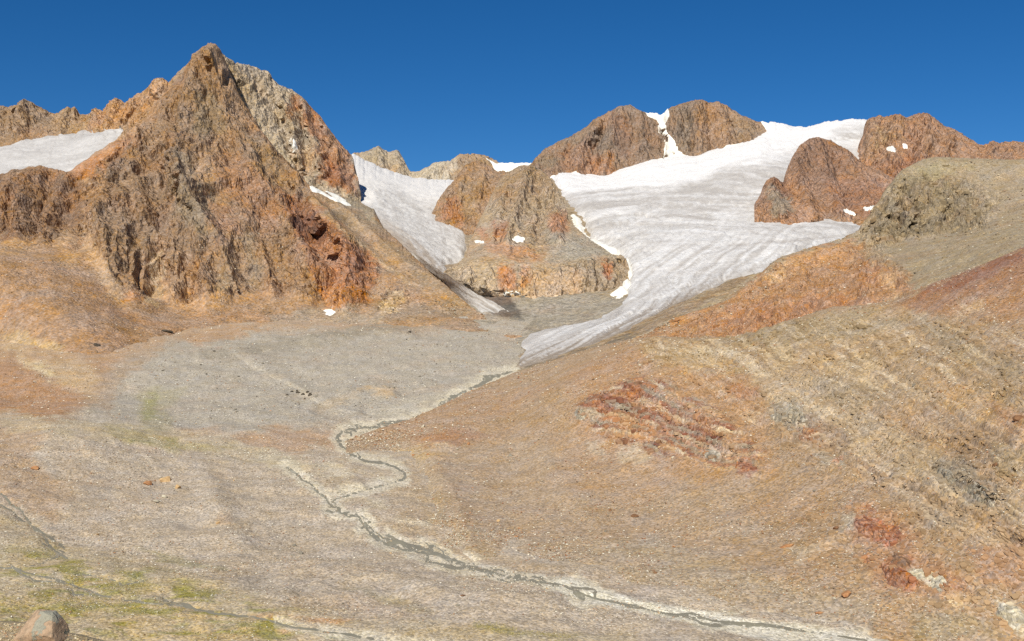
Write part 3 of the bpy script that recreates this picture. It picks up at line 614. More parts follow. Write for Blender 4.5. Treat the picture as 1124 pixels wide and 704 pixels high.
def icecolR(P):
    u, v = uv(P)
    w = fbm(P, 220, 3, seed=2); w2 = fbm(P, 60, 3, seed=6)
    # curved layer bands high up, flow lines down the tongue
    r = np.hypot((u - 760) * .52, (v - 420) * 1.0)
    qa = r + 9 * w + 2.0 * w2
    s1 = perlin(qa / 3.8, u / 140, qa * 0) + .9 * perlin(qa / 1.6, u / 90, qa * 0 + 5)
    qb = v + .56 * u + .0006 * (u - 575) ** 2 + 9 * w + 1.5 * w2
    s2 = perlin(qb / 4.2, v / 80, qb * 0 + 2) + .9 * perlin(qb / 1.8, v / 50, qb * 0 + 9)
    k = sstep(235, 285, v + 14 * w)
    s = s1 * (1 - k) + s2 * k
    dark = np.clip(.44 + .75 * s + .3 * fbm(P, 28, 4, .65, seed=12), 0, 1)
    dirty = np.exp(-((v - 222 + .18 * (u - 700)) / 26) ** 2) * .5 + .35 * sstep(330, 400, v)
    a = np.clip(dark - dirty * .45, 0, 1)[..., None]
    col = C(192, 185, 178, 1.0) * (1 - a) + C(234, 231, 229, 1.0) * a
    blue = (np.clip(fbm(P, 90, 3, seed=14), 0, 1) * sstep(225, 260, v) * .3)[..., None]
    col = col * (1 - blue) + C(212, 213, 214, 1.0) * blue
    # fresh snow under the peaks and on the pass
    lim = np.interp(u, [560, 610, 680, 740, 800, 840, 870, 905, 925, 945, 1000], [205, 210, 212, 205, 186, 178, 172, 152, 141, 137, 140])
    sn = sstep(6, -8, v - lim + 14 * fbm(P, 130, 4, .6, seed=5) + 3 * s1)
    # wind crust fields
    ln = sstep(.30, .55, perlin((qa + 3 * w2) / 7.0, u / 150, qa * 0 + 15)) * sstep(262, 232, v) * .75
    lb = sstep(.35, .55, perlin(qb / 9, v / 70, qb * 0 + 21)) * sstep(200, 240, v) * .5
    lb2 = sstep(12, 0, np.abs(poly_sd(u + 3 * w2, v, [(690,283),(672,271),(650,261),(640,245),(560,245),(560,340),(680,338),(689,322),(693,303)]))) * .0
    sn = np.maximum(np.maximum(sn, ln), lb)[..., None]
    col = col * (1 - sn) + C(253, 249, 246, .9) * sn
    # rock flour and stones along the lower edge and at the snout
    e = poly_sd(u + 4 * w2, v, [(571,404),(640,382),(690,362),(735,339),(800,309),(862,287),(960,256),(960,100),(400,100),(400,404)])
    db = sstep(15, 3, e + 9 * s2) * sstep(280, 335, v) * .9
    db = np.maximum(db, sstep(.15, .7, s2) * sstep(355, 390, v) * .5)
    md = sstep(2.6, .6, seg_dist(u + 3 * w2, v + 1.5 * w2, [(860,283),(800,305),(745,325),(690,350)])) * .35
    md = np.maximum(md, sstep(2.2, .5, seg_dist(u + 3 * w2, v + 2 * w2, [(940,256),(900,262),(840,266),(800,270)])) * .3)
    db = np.maximum(db, md)[..., None]
    return np.clip((col * (1 - db) + C(150, 134, 116) * db) * ICEW, 0, .92)
u0, v0 = uv(L.P)
ex = fbm(L.P, 45, 5, .58, True, 3, (1, 1, 1)) * 4.5 + 4 * fbm(L.P, 200, 3, seed=7)
qb = v0 + .56 * u0 + .0006 * (u0 - 575) ** 2 + 8 * fbm(L.P, 220, 3, seed=2)
ex = ex + sstep(280, 330, v0) * 2.6 * perlin(qb / 5.0, v0 / 60, qb * 0 + 2)
cv2 = sstep(.35, .5, np.abs(perlin((np.hypot((u0 - 760) * .52, v0 - 420) + 7 * fbm(L.P, 220, 3, seed=2)) / 4.0, u0 / 40, u0 * 0))) * sstep(300, 250, v0) * sstep(195, 215, v0)
ex = ex - 2.5 * cv2
crv = sstep(20, 4, np.hypot((u0 - 685) * .7, v0 - 270) - 10) * fbm(L.P, 16, 3, .7, True, 5) * 7
o = sheet(L, s_, 11 - 8 * sstep(300, 380, v0), 4, M_ice, 'glacier', icecolR, extra=(ex + crv) * (1 - .5 * sstep(320, 390, v0))); tag(o, kind='structure')
def icecolT(P):
    u, v = uv(P); q = v - .62 * u + 4 * fbm(P, 60, 3)
    a = np.clip(.45 + .8 * perlin(q / 2.6, u / 40, q * 0) + .5 * perlin(q / 1.3, u / 25, q * 0 + 3), 0, 1)[..., None]
    return (C(160, 148, 134) * (1 - a) + C(214, 210, 205) * a) * ICEW
LT = land(452, 570, rows_([(452,276,2080),(466,286,1960),(480,295,1876),(490,301,1836),(505,311,1816),(522,322,1796),(541,331,1776),(555,340,1756),(570,349,1736)],
     [(452,278,2070),(466,289,1968),(480,300,1890),(493,309,1850),(507,318,1822),(530,334,1775),(555,342,1752),(570,349,1735)],
     [(452,281,2050),(466,294,1985),(480,307,1932),(493,318,1882),(507,330,1836),(530,348,1750),(555,351,1732),(570,352,1728)]), 1.0, [(25,12)], 2, (-60, 25), jag=.8)
LT.rock = 0.0; LT.P[..., 2] += (1.6 * fbm(LT.P, 25, 4, .6, True, 3)).astype(np.float32); LT.col = icecolT(LT.P)
build('glacier', LT, M_ice)
# steep crumpled snow along the left edge of the tongue
for poly in ([(683,290),(690,284),(694,300),(690,318),(680,328),(672,324),(684,316),(689,302)], [(640,262),(652,266),(668,270),(680,276),(676,282),(660,276),(645,272)], [(628,236),(636,240),(640,250),(646,262),(636,262),(630,250)]):
    s2 = poly_sd(u_, v_, poly) + 5 * fbm(L.P, 22, 4, .65)
    o = sheet(L, s2, 10, 3, M_snow, 'snowfield', snowcol); tag(o, kind='structure')

# knoll and orange hill on the right
sk = [(660,382,1270),(690,374,1250),(711,367,1250),(722,359,1250),(736,351,1250),(755,344,1260),(770,340,1260),(785,334,1270),(800,327,1280),(812,317,1300),(824,306,1320),(832,301,1330),(841,296,1350),(849,288,1360),(858,282,1370),(874,277,1390),(889,272,1400),(905,268,1420),(923,263,1440),(931,259,1450),(938,256,1450),(944,252,1460),(947,246,1470),(951,240,1475),(957,234,1480),(961,227,1490),(966,219,1500),(969,212,1505),(972,208,1510),(978,200,1520),(983,194,1520),(989,188,1530),(995,184,1530),(1002,180,1540),(1009,177,1540),(1018,174,1550),(1028,173,1550),(1045,173.5,1550),(1065,174,1540),(1085,175,1530),(1108,176,1510),(1122,175,1500),(1290,180,1450)]
L = land(660, 1350, rows_(sk, [(660,384,1250),(800,336,1240),(841,308,1290),(889,285,1330),(940,266,1390),(960,250,1420),(985,222,1450),(1040,205,1470),(1122,205,1400),(1290,205,1360)],
     [(660,386,1230),(800,350,1180),(841,322,1220),(889,302,1250),(940,285,1310),(985,262,1350),(1040,252,1350),(1122,238,1260),(1290,235,1200)],
     [(660,390,1200),(800,375,1050),(850,365,1030),(900,352,1000),(950,342,980),(1000,332,960),(1060,308,930),(1122,288,900),(1290,255,850)]), 1.35, [(120,60),(12,4)], 6, (40, 40), jag=.6)
rk = zmask(L, [([(935,262),(960,225),(990,190),(1060,190),(1095,215),(1080,250),(1000,262),(960,280)], 1, 7), ([(800,335),(840,296),(930,265),(990,290),(1000,325),(850,365),(720,372)], .75, 6)], 8)
spurs(L, [([(985,195),(970,230),(955,265)], 14, 10), ([(1005,200),(1000,235),(985,262)], 8, 8), ([(1005,222),(1006,248)], -16, 4), ([(988,222),(992,248)], -14, 4), ([(975,235),(985,245),(1000,250),(1020,246)], -10, 4), ([(962,240),(950,252)], -12, 5), ([(1030,235),(1060,240),(1080,248)], -6, 4), ([(1020,210),(1024,228)], -7, 4), ([(1045,215),(1038,240)], -7, 4), ([(850,290),(830,320),(790,345)], 14, 12), ([(940,285),(950,320)], 8, 10), ([(985,300),(1000,330)], 8, 10), ([(900,285),(880,320)], -8, 10), ([(1000,255),(965,268),(940,275)], -7, 6)])
roughen(L, .1 + .9 * rk, 20, 56, (.4, -.2, .9), 3.4, 9, seed=32, soil=.16, joint=1.5, jl=(.5, .26, .14))
tint(L, (154,136,110), [([(985,195),(1028,173),(1070,180),(1060,205),(1010,205)], (150,138,104), 6, .6), ([(955,240),(990,195),(1060,200),(1090,230),(1060,255),(1000,260),(955,262)], (132,116,92), 6, .75), ([(1050,185),(1290,180),(1290,230),(1080,250)], (156,138,114), 6, .7), ([(1010,290),(1122,235),(1290,225),(1290,260),(1122,275),(1000,325),(985,300)], (158,140,112), 6, .8),
     ([(700,368),(736,350),(800,327),(841,295),(935,260),(990,290),(1005,322),(950,345),(850,365),(790,375),(700,378)], (164,118,76), 6, .9), ([(940,262),(1000,262),(990,300),(950,285)], (152,134,108), 5, .7), ([(860,280),(925,265),(935,285),(870,300)], (182,136,88), 5, .6), ([(800,340),(900,320),(960,330),(950,345),(850,362),(770,368)], (166,108,66), 6, .55), ([(735,352),(790,338),(800,350),(740,365)], (168,122,82), 4, .7), ([(840,300),(865,292),(860,312),(842,312)], (202,162,110), 4, .7), ([(940,290),(980,295),(985,318),(945,318)], (172,112,68), 5, .5), ([(965,298),(985,300),(980,316),(968,316)], (206,170,120), 3, .5)], hamt=.34, lam=40, hue=((150,104,68), (196,166,124)))
build('hill_right_knoll', L, M_mid, facets=True); L9 = L

# valley floor
L = L7
SB = [  # stream courses: line, half width
 ([(564,406),(536,417),(515,426),(499,434),(488,444),(476,452),(450,461),(413,468),(376,472),(368,482),(385,498),(402,505),(428,509),(446,519),(442,526),(416,533),(388,541),(365,548),(374,562),(394,566),(399,576),(413,588),(439,594),(473,603),(490,611),(533,626),(578,636),(617,641),(630,647),(656,657),(696,665),(736,672),(759,676),(801,681),(858,688),(895,692),(938,699),(980,708),(1100,735)], .75),
 ([(314,512),(322,516),(331,525),(340,530),(348,539),(355,544),(362,553),(374,562)], 1.0),
 ([(411,589),(425,597),(450,604),(470,606),(490,612)], .9), ([(425,586),(450,598),(475,604),(495,616),(515,622),(540,627)], .9),
 ([(364,555),(358,560),(375,563)], .7), ([(398,566),(406,572),(396,580)], .9), ([(470,606),(468,614),(500,622),(520,620)], 1.0), ([(628,644),(652,645),(656,657)], 1.0), ([(633,648),(640,655)], 2.4), ([(745,673),(770,683),(792,685),(804,681)], 1.0),
 ([(540,415),(528,424),(540,430),(515,436),(500,440),(480,455)], .5), ([(550,410),(532,413),(520,428),(508,437)], .5), ([(376,472),(372,488),(380,492)], .6), ([(390,474),(380,484),(395,500)], .5)]
def braid(line, amp, per, ph, hw):
    p = np.array(line, float); t = np.concatenate([[0], np.cumsum(np.hypot(*np.diff(p, axis=0).T))]); q = np.arange(0, t[-1], 2.5)
    x, y = np.interp(q, t, p[:, 0]), np.interp(q, t, p[:, 1])
    w = np.sin(q / t[-1] * math.pi) ** .5 * amp * (np.sin(q / per + ph) + .6 * np.sin(q / per * 2.3 + 2 * ph))
    return (list(zip(x + .25 * w, y + w)), hw)
_main = SB[0][0]
_lo = [p for p in _main if p[1] > 560 and p[0] < 640]; _bt = [p for p in _main if 640 < p[0] < 900]; _up = [p for p in _main if p[1] < 510]
for k in range(4): SB.append(braid(_lo, 5.5, 10 + 3.1 * k, 1.5 * k, .28))
for k in range(3): SB.append(braid(_bt, 2.2, 11 + 2.6 * k, 1.1 + 1.7 * k, .4))
for k in range(3): SB.append(braid(_up, 3.0, 8 + 2 * k, .6 + 1.5 * k, .3))
GB = [([(-230,515),(-60,528),(2,541),(12,553),(25,560),(38,580),(48,585),(62,593),(72,600)], .8), ([(2,552),(14,560),(24,570),(40,578),(52,592),(60,588)], .6),
 ([(-230,590),(-40,612),(0,622),(20,624),(40,630),(70,638),(90,645),(110,652),(140,658),(165,660),(200,664),(230,671),(270,675),(330,688),(420,702),(500,712)], .8), ([(12,620),(30,632),(38,637),(60,638),(80,640)], .9), ([(25,622),(45,618),(70,606),(55,600),(45,595)], .6), ([(76,644),(80,652),(100,652),(108,650)], 1.0), ([(180,657),(205,662),(215,668),(235,671)], 1.2), ([(85,630),(110,632),(135,640),(160,636)], .5), ([(48,590),(60,604),(72,612)], 1.0)]
rk = np.zeros(L.P.shape[:2], np.float32) + .06
spurs(L, [([(310,515),(300,545),(330,560)], 2, 20), ([(340,518),(365,512),(385,520)], 5, 12), ([(365,536),(380,531),(398,535)], 5, 9), ([(440,572),(465,572)], 4, 8), ([(60,478),(150,490),(230,520),(260,580)], 9, 45), ([(0,470),(120,478),(240,500),(310,512)], -3, 8),
          ([(260,385),(330,425),(390,455)], 5, 12), ([(340,372),(400,362),(450,368)], 9, 12), ([(380,432),(405,425),(430,430)], 7, 12), ([(220,392),(300,380),(380,372),(440,358)], 8, 10), ([(345,440),(385,432),(440,440),(470,436)], 6, 10), ([(150,420),(200,405),(260,415)], 6, 14), ([(480,390),(540,385)], 5, 10), ([(200,450),(280,458),(340,452)], 5, 9), ([(200,585),(320,605),(480,655)], 3, 14), ([(240,510),(270,560),(330,600)], -2, 24)])
roughen(L, rk, 14, 70, seed=33, soil=.16)
L.P[..., 2] += (4.2 * fbm(L.P, 120, 4, .5, seed=45) + 2.6 * fbm(L.P, 45, 4, .55, True, 46)).astype(np.float32)
u_, v_ = uv(L.P)
wu = u_ + 3.6 * fbm(L.P, 14, 4, .65, seed=41); wv = v_ + 2.2 * fbm(L.P, 14, 4, .65, seed=42)
wn_ = np.clip(.75 + 1.0 * fbm(L.P, 18, 3, .6, seed=47), .1, 1.7)
bank = np.full(u_.shape, -99., np.float32); wat = bank.copy()
for ln, hw in SB + GB:
    la = np.asarray(ln); near = (u_ > la[:, 0].min() - 30) & (u_ < la[:, 0].max() + 30) & (v_ > la[:, 1].min() - 30) & (v_ < la[:, 1].max() + 30)
    d = np.full(u_.shape, 99., np.float32); d[near] = seg_dist(wu[near], wv[near], ln)
    bank = np.maximum(bank, hw * 6 + 2.2 - d); wat = np.maximum(wat, hw * 1.15 * wn_ + .15 - d)
N = normals(L.P)
L.P = L.P - (np.array([0, 0, 1], np.float32) * (sstep(-5, 3, wat) * .9)[..., None]).astype(np.float32)
GR = (150, 138, 78)
tint(L, (182,164,144), [
     ([(-230,330),(0,330),(110,330),(330,335),(700,335),(700,400),(560,408),(480,450),(380,470),(240,476),(100,462),(90,440),(120,395),(150,375),(-230,440)], (170,160,147), 8, .9),
     ([(96,440),(110,400),(140,375),(190,366),(170,392),(130,420),(120,455)], (172,142,112), 5, .6), ([(190,366),(300,352),(262,372),(215,378)], (178,138,98), 4, .8),
     ([(450,517),(470,560),(480,597),(560,625),(650,640)], (178,152,120), 12, .7, 1.0, 8),
     ([(430,540),(480,560),(480,600),(430,590)], (176,152,122), 14, .7),
     ([(-110,350),(110,380),(135,388),(118,408),(100,440),(70,462),(-110,455)], (172,134,98), 9, .9),
     ([(-110,362),(0,364),(40,366),(80,384),(112,412),(104,436),(70,424),(14,386),(-110,384)], (190,162,124), 6, .7), ([(12,380),(40,398),(64,411),(56,416),(20,398)], (212,190,148), 2.5, .7),
     ([(-110,398),(10,394),(60,424),(92,442),(60,458),(-110,448)], (172,128,90), 7, .75),
     ([(-110,400),(0,392),(60,389),(95,391),(120,389),(150,381),(200,364),(260,358),(330,354),(480,358)], (178,144,110), 9, .8, 1.0, 6),
     ([(200,390),(360,366),(450,352),(520,356),(440,362),(340,382),(240,396)], (150,138,120), 3, .5), ([(300,375),(400,358),(460,362),(390,366)], (142,132,116), 2, .45),
     ([(257,388),(285,404),(330,426),(350,440),(346,441),(318,424),(280,405)], (196,182,160), 1.5, .6, .3), ([(390,430),(402,422),(424,422),(434,432),(426,436),(404,428)], (206,172,124), 3, .65), ([(345,445),(390,430),(395,436),(350,452)], (184,160,128), 4, .5),
     ([(400,455),(560,405),(590,400),(560,420),(470,455),(400,475)], (186,176,160), 4, .6),
     ([(255,476),(300,470),(380,472),(372,495),(340,490),(330,500),(270,488)], (176,136,100), 4, .6), ([(200,470),(240,466),(250,478),(205,480)], (178,148,116), 4, .5),
     ([(-230,470),(0,468),(60,472),(30,500),(80,540),(60,575),(0,545),(-230,520)], (172,140,108), 6, .65), ([(60,490),(120,520),(110,590),(60,560)], (174,152,128), 8, .5),
     ([(0,452),(100,462),(240,478),(330,505),(420,520),(300,512),(180,492),(0,470)], (190,172,140), 4, .55), ([(110,468),(160,472),(200,486),(260,492),(190,498),(130,484)], (178,162,110), 4, .6),
     ([(150,430),(170,424),(205,428),(185,450),(192,476),(160,474),(152,455)], (164,154,120), 5, .5), ([(160,435),(176,432),(170,450),(175,462),(158,462)], (146,142,84), 3, .55), ([(182,484),(200,486),(196,490),(184,488)], (140,136,76), 2, .6), ([(138,482),(170,482),(166,488),(140,486)], (146,140,86), 2, .5),
     ([(240,520),(262,560),(280,590),(262,580),(236,545)], (150,134,114), 5, .4), ([(240,560),(256,566),(252,580),(240,574)], (170,136,96), 3, .5),
     ([(338,514),(366,508),(388,518),(384,526),(350,524)], (200,184,158), 3, .75), ([(358,536),(382,529),(400,534),(392,541),(365,542)], (208,192,166), 2.5, .8), ([(430,570),(470,570),(474,580),(440,580)], (204,188,162), 3, .7), ([(352,522),(392,526),(400,532),(360,532)], (168,148,120), 2, .6), ([(400,545),(420,548),(424,562),(408,560)], (194,178,152), 3, .6),
     ([(285,498),(330,506),(345,530),(320,522),(290,508)], (192,174,142), 3, .6), ([(260,490),(310,500),(330,515),(290,508)], (188,174,150), 3, .5),
     ([(-230,560),(0,560),(80,600),(200,625),(300,660),(420,680),(560,690),(560,704),(280,704),(-230,720)], (180,160,126), 8, .75), ([(-230,655),(130,655),(290,680),(330,704),(-230,704)], (186,160,116), 5, .7),
     ([(60,622),(92,618),(100,626),(70,630)], GR, 3, .75), ([(70,632),(96,630),(92,640),(74,638)], (160,146,70), 2.5, .75), ([(105,640),(150,632),(180,645),(150,656),(110,648)], (158,146,86), 4, .7), ([(20,604),(60,600),(66,612),(30,612)], GR, 3, .6), ([(130,628),(155,630),(150,638)], (120,120,56), 2, .7), ([(188,644),(240,652),(232,660),(196,655)], (126,118,70), 2, .7), ([(0,662),(60,662),(190,668),(190,674),(60,670),(0,670)], (140,130,62), 2.5, .75), ([(30,650),(60,648),(62,656),(32,656)], (142,128,58), 2, .7), ([(100,660),(150,662),(150,668),(100,667)], (146,132,64), 2, .7),
     ([(262,682),(300,686),(325,698),(290,698),(264,690)], (132,128,62), 2.5, .8), ([(200,690),(262,690),(330,704),(200,706)], (176,150,100), 3, .6), ([(280,676),(390,678),(340,692),(310,692)], (196,148,100), 3, .8), ([(380,645),(430,652),(480,672),(440,668)], (150,138,102), 4, .5), ([(520,680),(600,695),(640,700),(600,704),(520,690)], (130,122,66), 3, .6), ([(240,620),(330,650),(400,668),(380,672),(300,655),(230,630)], (154,138,118), 5, .5), ([(145,604),(200,612),(260,625),(200,622)], (150,140,92), 3, .55),
     ([(560,690),(700,700),(700,712),(560,705)], (186,166,124), 4, .5)],
     hamt=.16, lam=60, warp=7, jit=.07, hue=((192,140,92), (150,142,130)))
fl = sstep(-14, 10, poly_sd(u_ + 14 * fbm(L.P, 40, 3, seed=91), v_ + 6 * fbm(L.P, 40, 3, seed=92), [(-110,600),(40,606),(120,620),(220,642),(300,664),(360,690),(420,706),(-110,720)]))
t1 = perlin(v_ / 5.0 + 1.2 * fbm(L.P, 30, 3, seed=93), u_ / 46, v_ * 0) + .6 * perlin(v_ / 2.6, u_ / 24, v_ * 0 + 5)
a = (fl * np.clip(t1 * 1.9 + .05, 0, 1) * .9)[..., None]; L.col = L.col * (1 - a) + C(150, 142, 70) * a
a = (fl * np.clip(-t1 * 1.5 - .15, 0, 1) * .6)[..., None]; L.col = L.col * (1 - a) + C(206, 178, 122) * a
bk = (sstep(-2, 2.5, bank + 5.0 * fbm(L.P, 20, 4, .6, seed=44)) * .74)[..., None] * (u_ > 300)[..., None]
L.col = L.col * (1 - bk) + C(208, 196, 174) * bk
big = sstep(-2, 3, poly_sd(wu, wv, [(590,640),(650,662),(760,684),(830,702),(960,712),(960,700),(880,686),(800,676),(700,658),(620,632)]))[..., None] * .8
L.col = L.col * (1 - big) + C(220, 212, 196) * big
lim = np.interp(u_, [500, 530, 570, 650, 760, 870, 960, 1122, 1400], [470, 570, 590, 605, 630, 650, 668, 690, 700])
build('valley_floor', L, M_val, keep=~((u_ > 520) & (v_ > 470) & (v_ < lim) | (u_ > 620) & (v_ > 425) & (v_ < lim))); L7 = L
def watcol(P):
    n = fbm(P, 5, 4, .7, seed=3)[..., None]
    a = sstep(.1, .7, n)
    return C(146, 140, 124, .9) * (1 - a) + C(186, 180, 166, .95) * a
o = sheet(L, wat + .25 * fbm(L.P, 6, 3), .35, .6, M_water, 'stream', watcol, sink=.25)
tag(o, kind='structure')

# near hillside on the right
L = land(380, 1340, rows_(
     [(380,484,970),(385,482,960),(400,476,965),(420,469,985),(450,460,1030),(480,447,1075),(510,432,1130),(540,419,1180),(565,409,1210),(600,398,1215),(650,382,1180),(690,373,1120),(722,369,1070),(755,371,1040),(785,371,1015),(805,369,990),(827,364,975),(850,356,960),(875,349,945),(895,342,935),(915,337,925),(946,335,915),(965,333,908),(983,329,900),(1000,320,890),(1020,312,880),(1040,305,870),(1060,297,860),(1080,290,850),(1100,281,840),(1122,272,830),(1400,215,760)],
     [(380,488,936),(420,478,965),(450,470,980),(480,470,940),(560,438,1040),(640,420,960),(720,400,920),(800,398,880),(1000,365,790),(1122,330,720),(1400,300,640)],
     [(380,493,913),(420,487,932),(450,490,905),(480,505,835),(560,505,830),(700,495,765),(850,470,700),(1000,440,640),(1122,410,590),(1400,390,520)],
     [(380,498,893),(420,494,908),(450,505,868),(480,560,675),(560,575,650),(700,575,622),(850,565,580),(1000,540,525),(1122,510,475),(1400,490,420)],
     foot([(380,502),(420,499),(450,517),(480,597),(560,625),(650,640),(760,665),(870,684),(960,702),(1122,725),(1400,745)], 1.015)), 1.48, [(60,45),(10,3)], 8, (30, 12), jag=.5)
RK8 = [([(630,445),(680,418),(740,430),(790,455),(830,500),(825,520),(770,505),(700,490),(640,465)], 1, 6), ([(700,375),(860,365),(960,350),(1050,370),(1400,430),(1400,640),(1090,580),(1000,545),(880,490),(830,450),(700,410)], .75, 8), ([(930,555),(990,560),(1060,625),(1124,650),(1124,690),(1040,660),(960,640),(925,600)], .8, 6), ([(840,440),(880,440),(930,470),(950,505),(880,480)], 1, 5), ([(1020,500),(1060,505),(1100,535),(1090,560),(1040,545)], 1, 5), ([(1030,320),(1400,260),(1400,330),(1040,345)], .3, 6)]
rk = zmask(L, RK8, 9, 40)
slab = zmask(L, [([(690,372),(860,352),(980,345),(1060,345),(1290,400),(1290,640),(1124,620),(1000,560),(880,505),(820,470),(740,420)], 1, 14)], 14, 50)
su, sv = uv(L.P)
sw = fbm(L.P, 70, 3, seed=71); sang = math.radians(31)
sp_ = math.cos(sang) * su + math.sin(sang) * sv + 20 * sw; sq = -math.sin(sang) * su + math.cos(sang) * sv + 7 * sw + 1.0 * fbm(L.P, 10, 3, seed=72)
def saw(x):
    f = x - np.floor(x); return np.where(f < .84, f / .84, (1 - f) / .16)
slabh = saw(sq / 19 + .8 * perlin(sp_ / 90, sq / 34, sq * 0)) * 1.7 + saw(sq / 6.5 + 1.0 * perlin(sp_ / 70, sq / 16, sq * 0 + 4)) * 1.2
g1 = perlin(sq / 11, sp_ / 110, sq * 0 + 41) + .25 * perlin(sq / 4, sp_ / 40, sq * 0 + 43); g2 = perlin(sq / 26, sp_ / 22, sq * 0 + 45)
groove = -2.6 * np.exp(-(g1 / .085) ** 2) - .9 * np.exp(-(g2 / .05) ** 2)
slabh = slabh * (.25 + .75 * np.clip(.2 + 1.9 * perlin(sp_ / 55, sq / 24, sq * 0 + 11) + .9 * perlin(sp_ / 22, sq / 9, sq * 0 + 19), 0, 1))
L.P = L.P + (np.array([.12, -.5, .85], np.float32) * ((slabh * .7 + groove) * slab)[..., None]).astype(np.float32)
spurs(L, [([(640,455),(690,425),(760,450),(800,490)], 7, 18), ([(690,470),(740,480),(800,505)], -4, 8), ([(850,452),(880,460)], 5, 9), ([(846,452),(850,470)], -4, 3), ([(874,452),(878,470)], -5, 2.5), ([(1050,520),(1085,545)], 5, 10), ([(1030,510),(1050,545)], -3, 3), ([(1065,545),(1100,548)], -3, 3),
          ([(940,575),(975,590)], 4, 9), ([(965,620),(1000,640)], 4, 9), ([(700,380),(660,400),(600,440)], 6, 20), ([(1000,380),(1124,440)], 5, 14), ([(960,400),(1060,460),(1124,500)], -4, 10), ([(900,400),(1000,460),(1080,500)], 4, 10), ([(470,500),(500,540),(520,600)], 5, 20), ([(600,500),(640,560),(700,620)], 4, 22), ([(1000,540),(1124,600)], -4, 8), ([(790,380),(900,420),(960,440)], 4, 10)])
bu0, bv0 = uv(L.P); bq0 = bv0 - .3 * bu0 + 9 * fbm(L.P, 60, 3, seed=81) + 7 * np.sin(bu0 / 26.0)
bm0 = zmask(L, [([(630,446),(655,430),(690,416),(740,426),(790,448),(838,498),(828,522),(770,508),(700,494),(645,472)], 1, 6)], 9, 40)
L.P = L.P + (np.array([.1, -.6, .8], np.float32) * ((saw(bq0 / 9.2) * 2.6 + perlin(bq0 / 3, bu0 / 14, bq0 * 0) * 1.4 + np.clip(perlin(bu0 / 17, bv0 / 14, bq0 * 0 + 6), -.3, .5) * 5) * bm0)[..., None]).astype(np.float32)
roughen(L, .08 + rk * (.85 - .6 * slab), 8, 36, None, 0, 5.5, seed=34, soil=.2, octv=7, joint=.6)
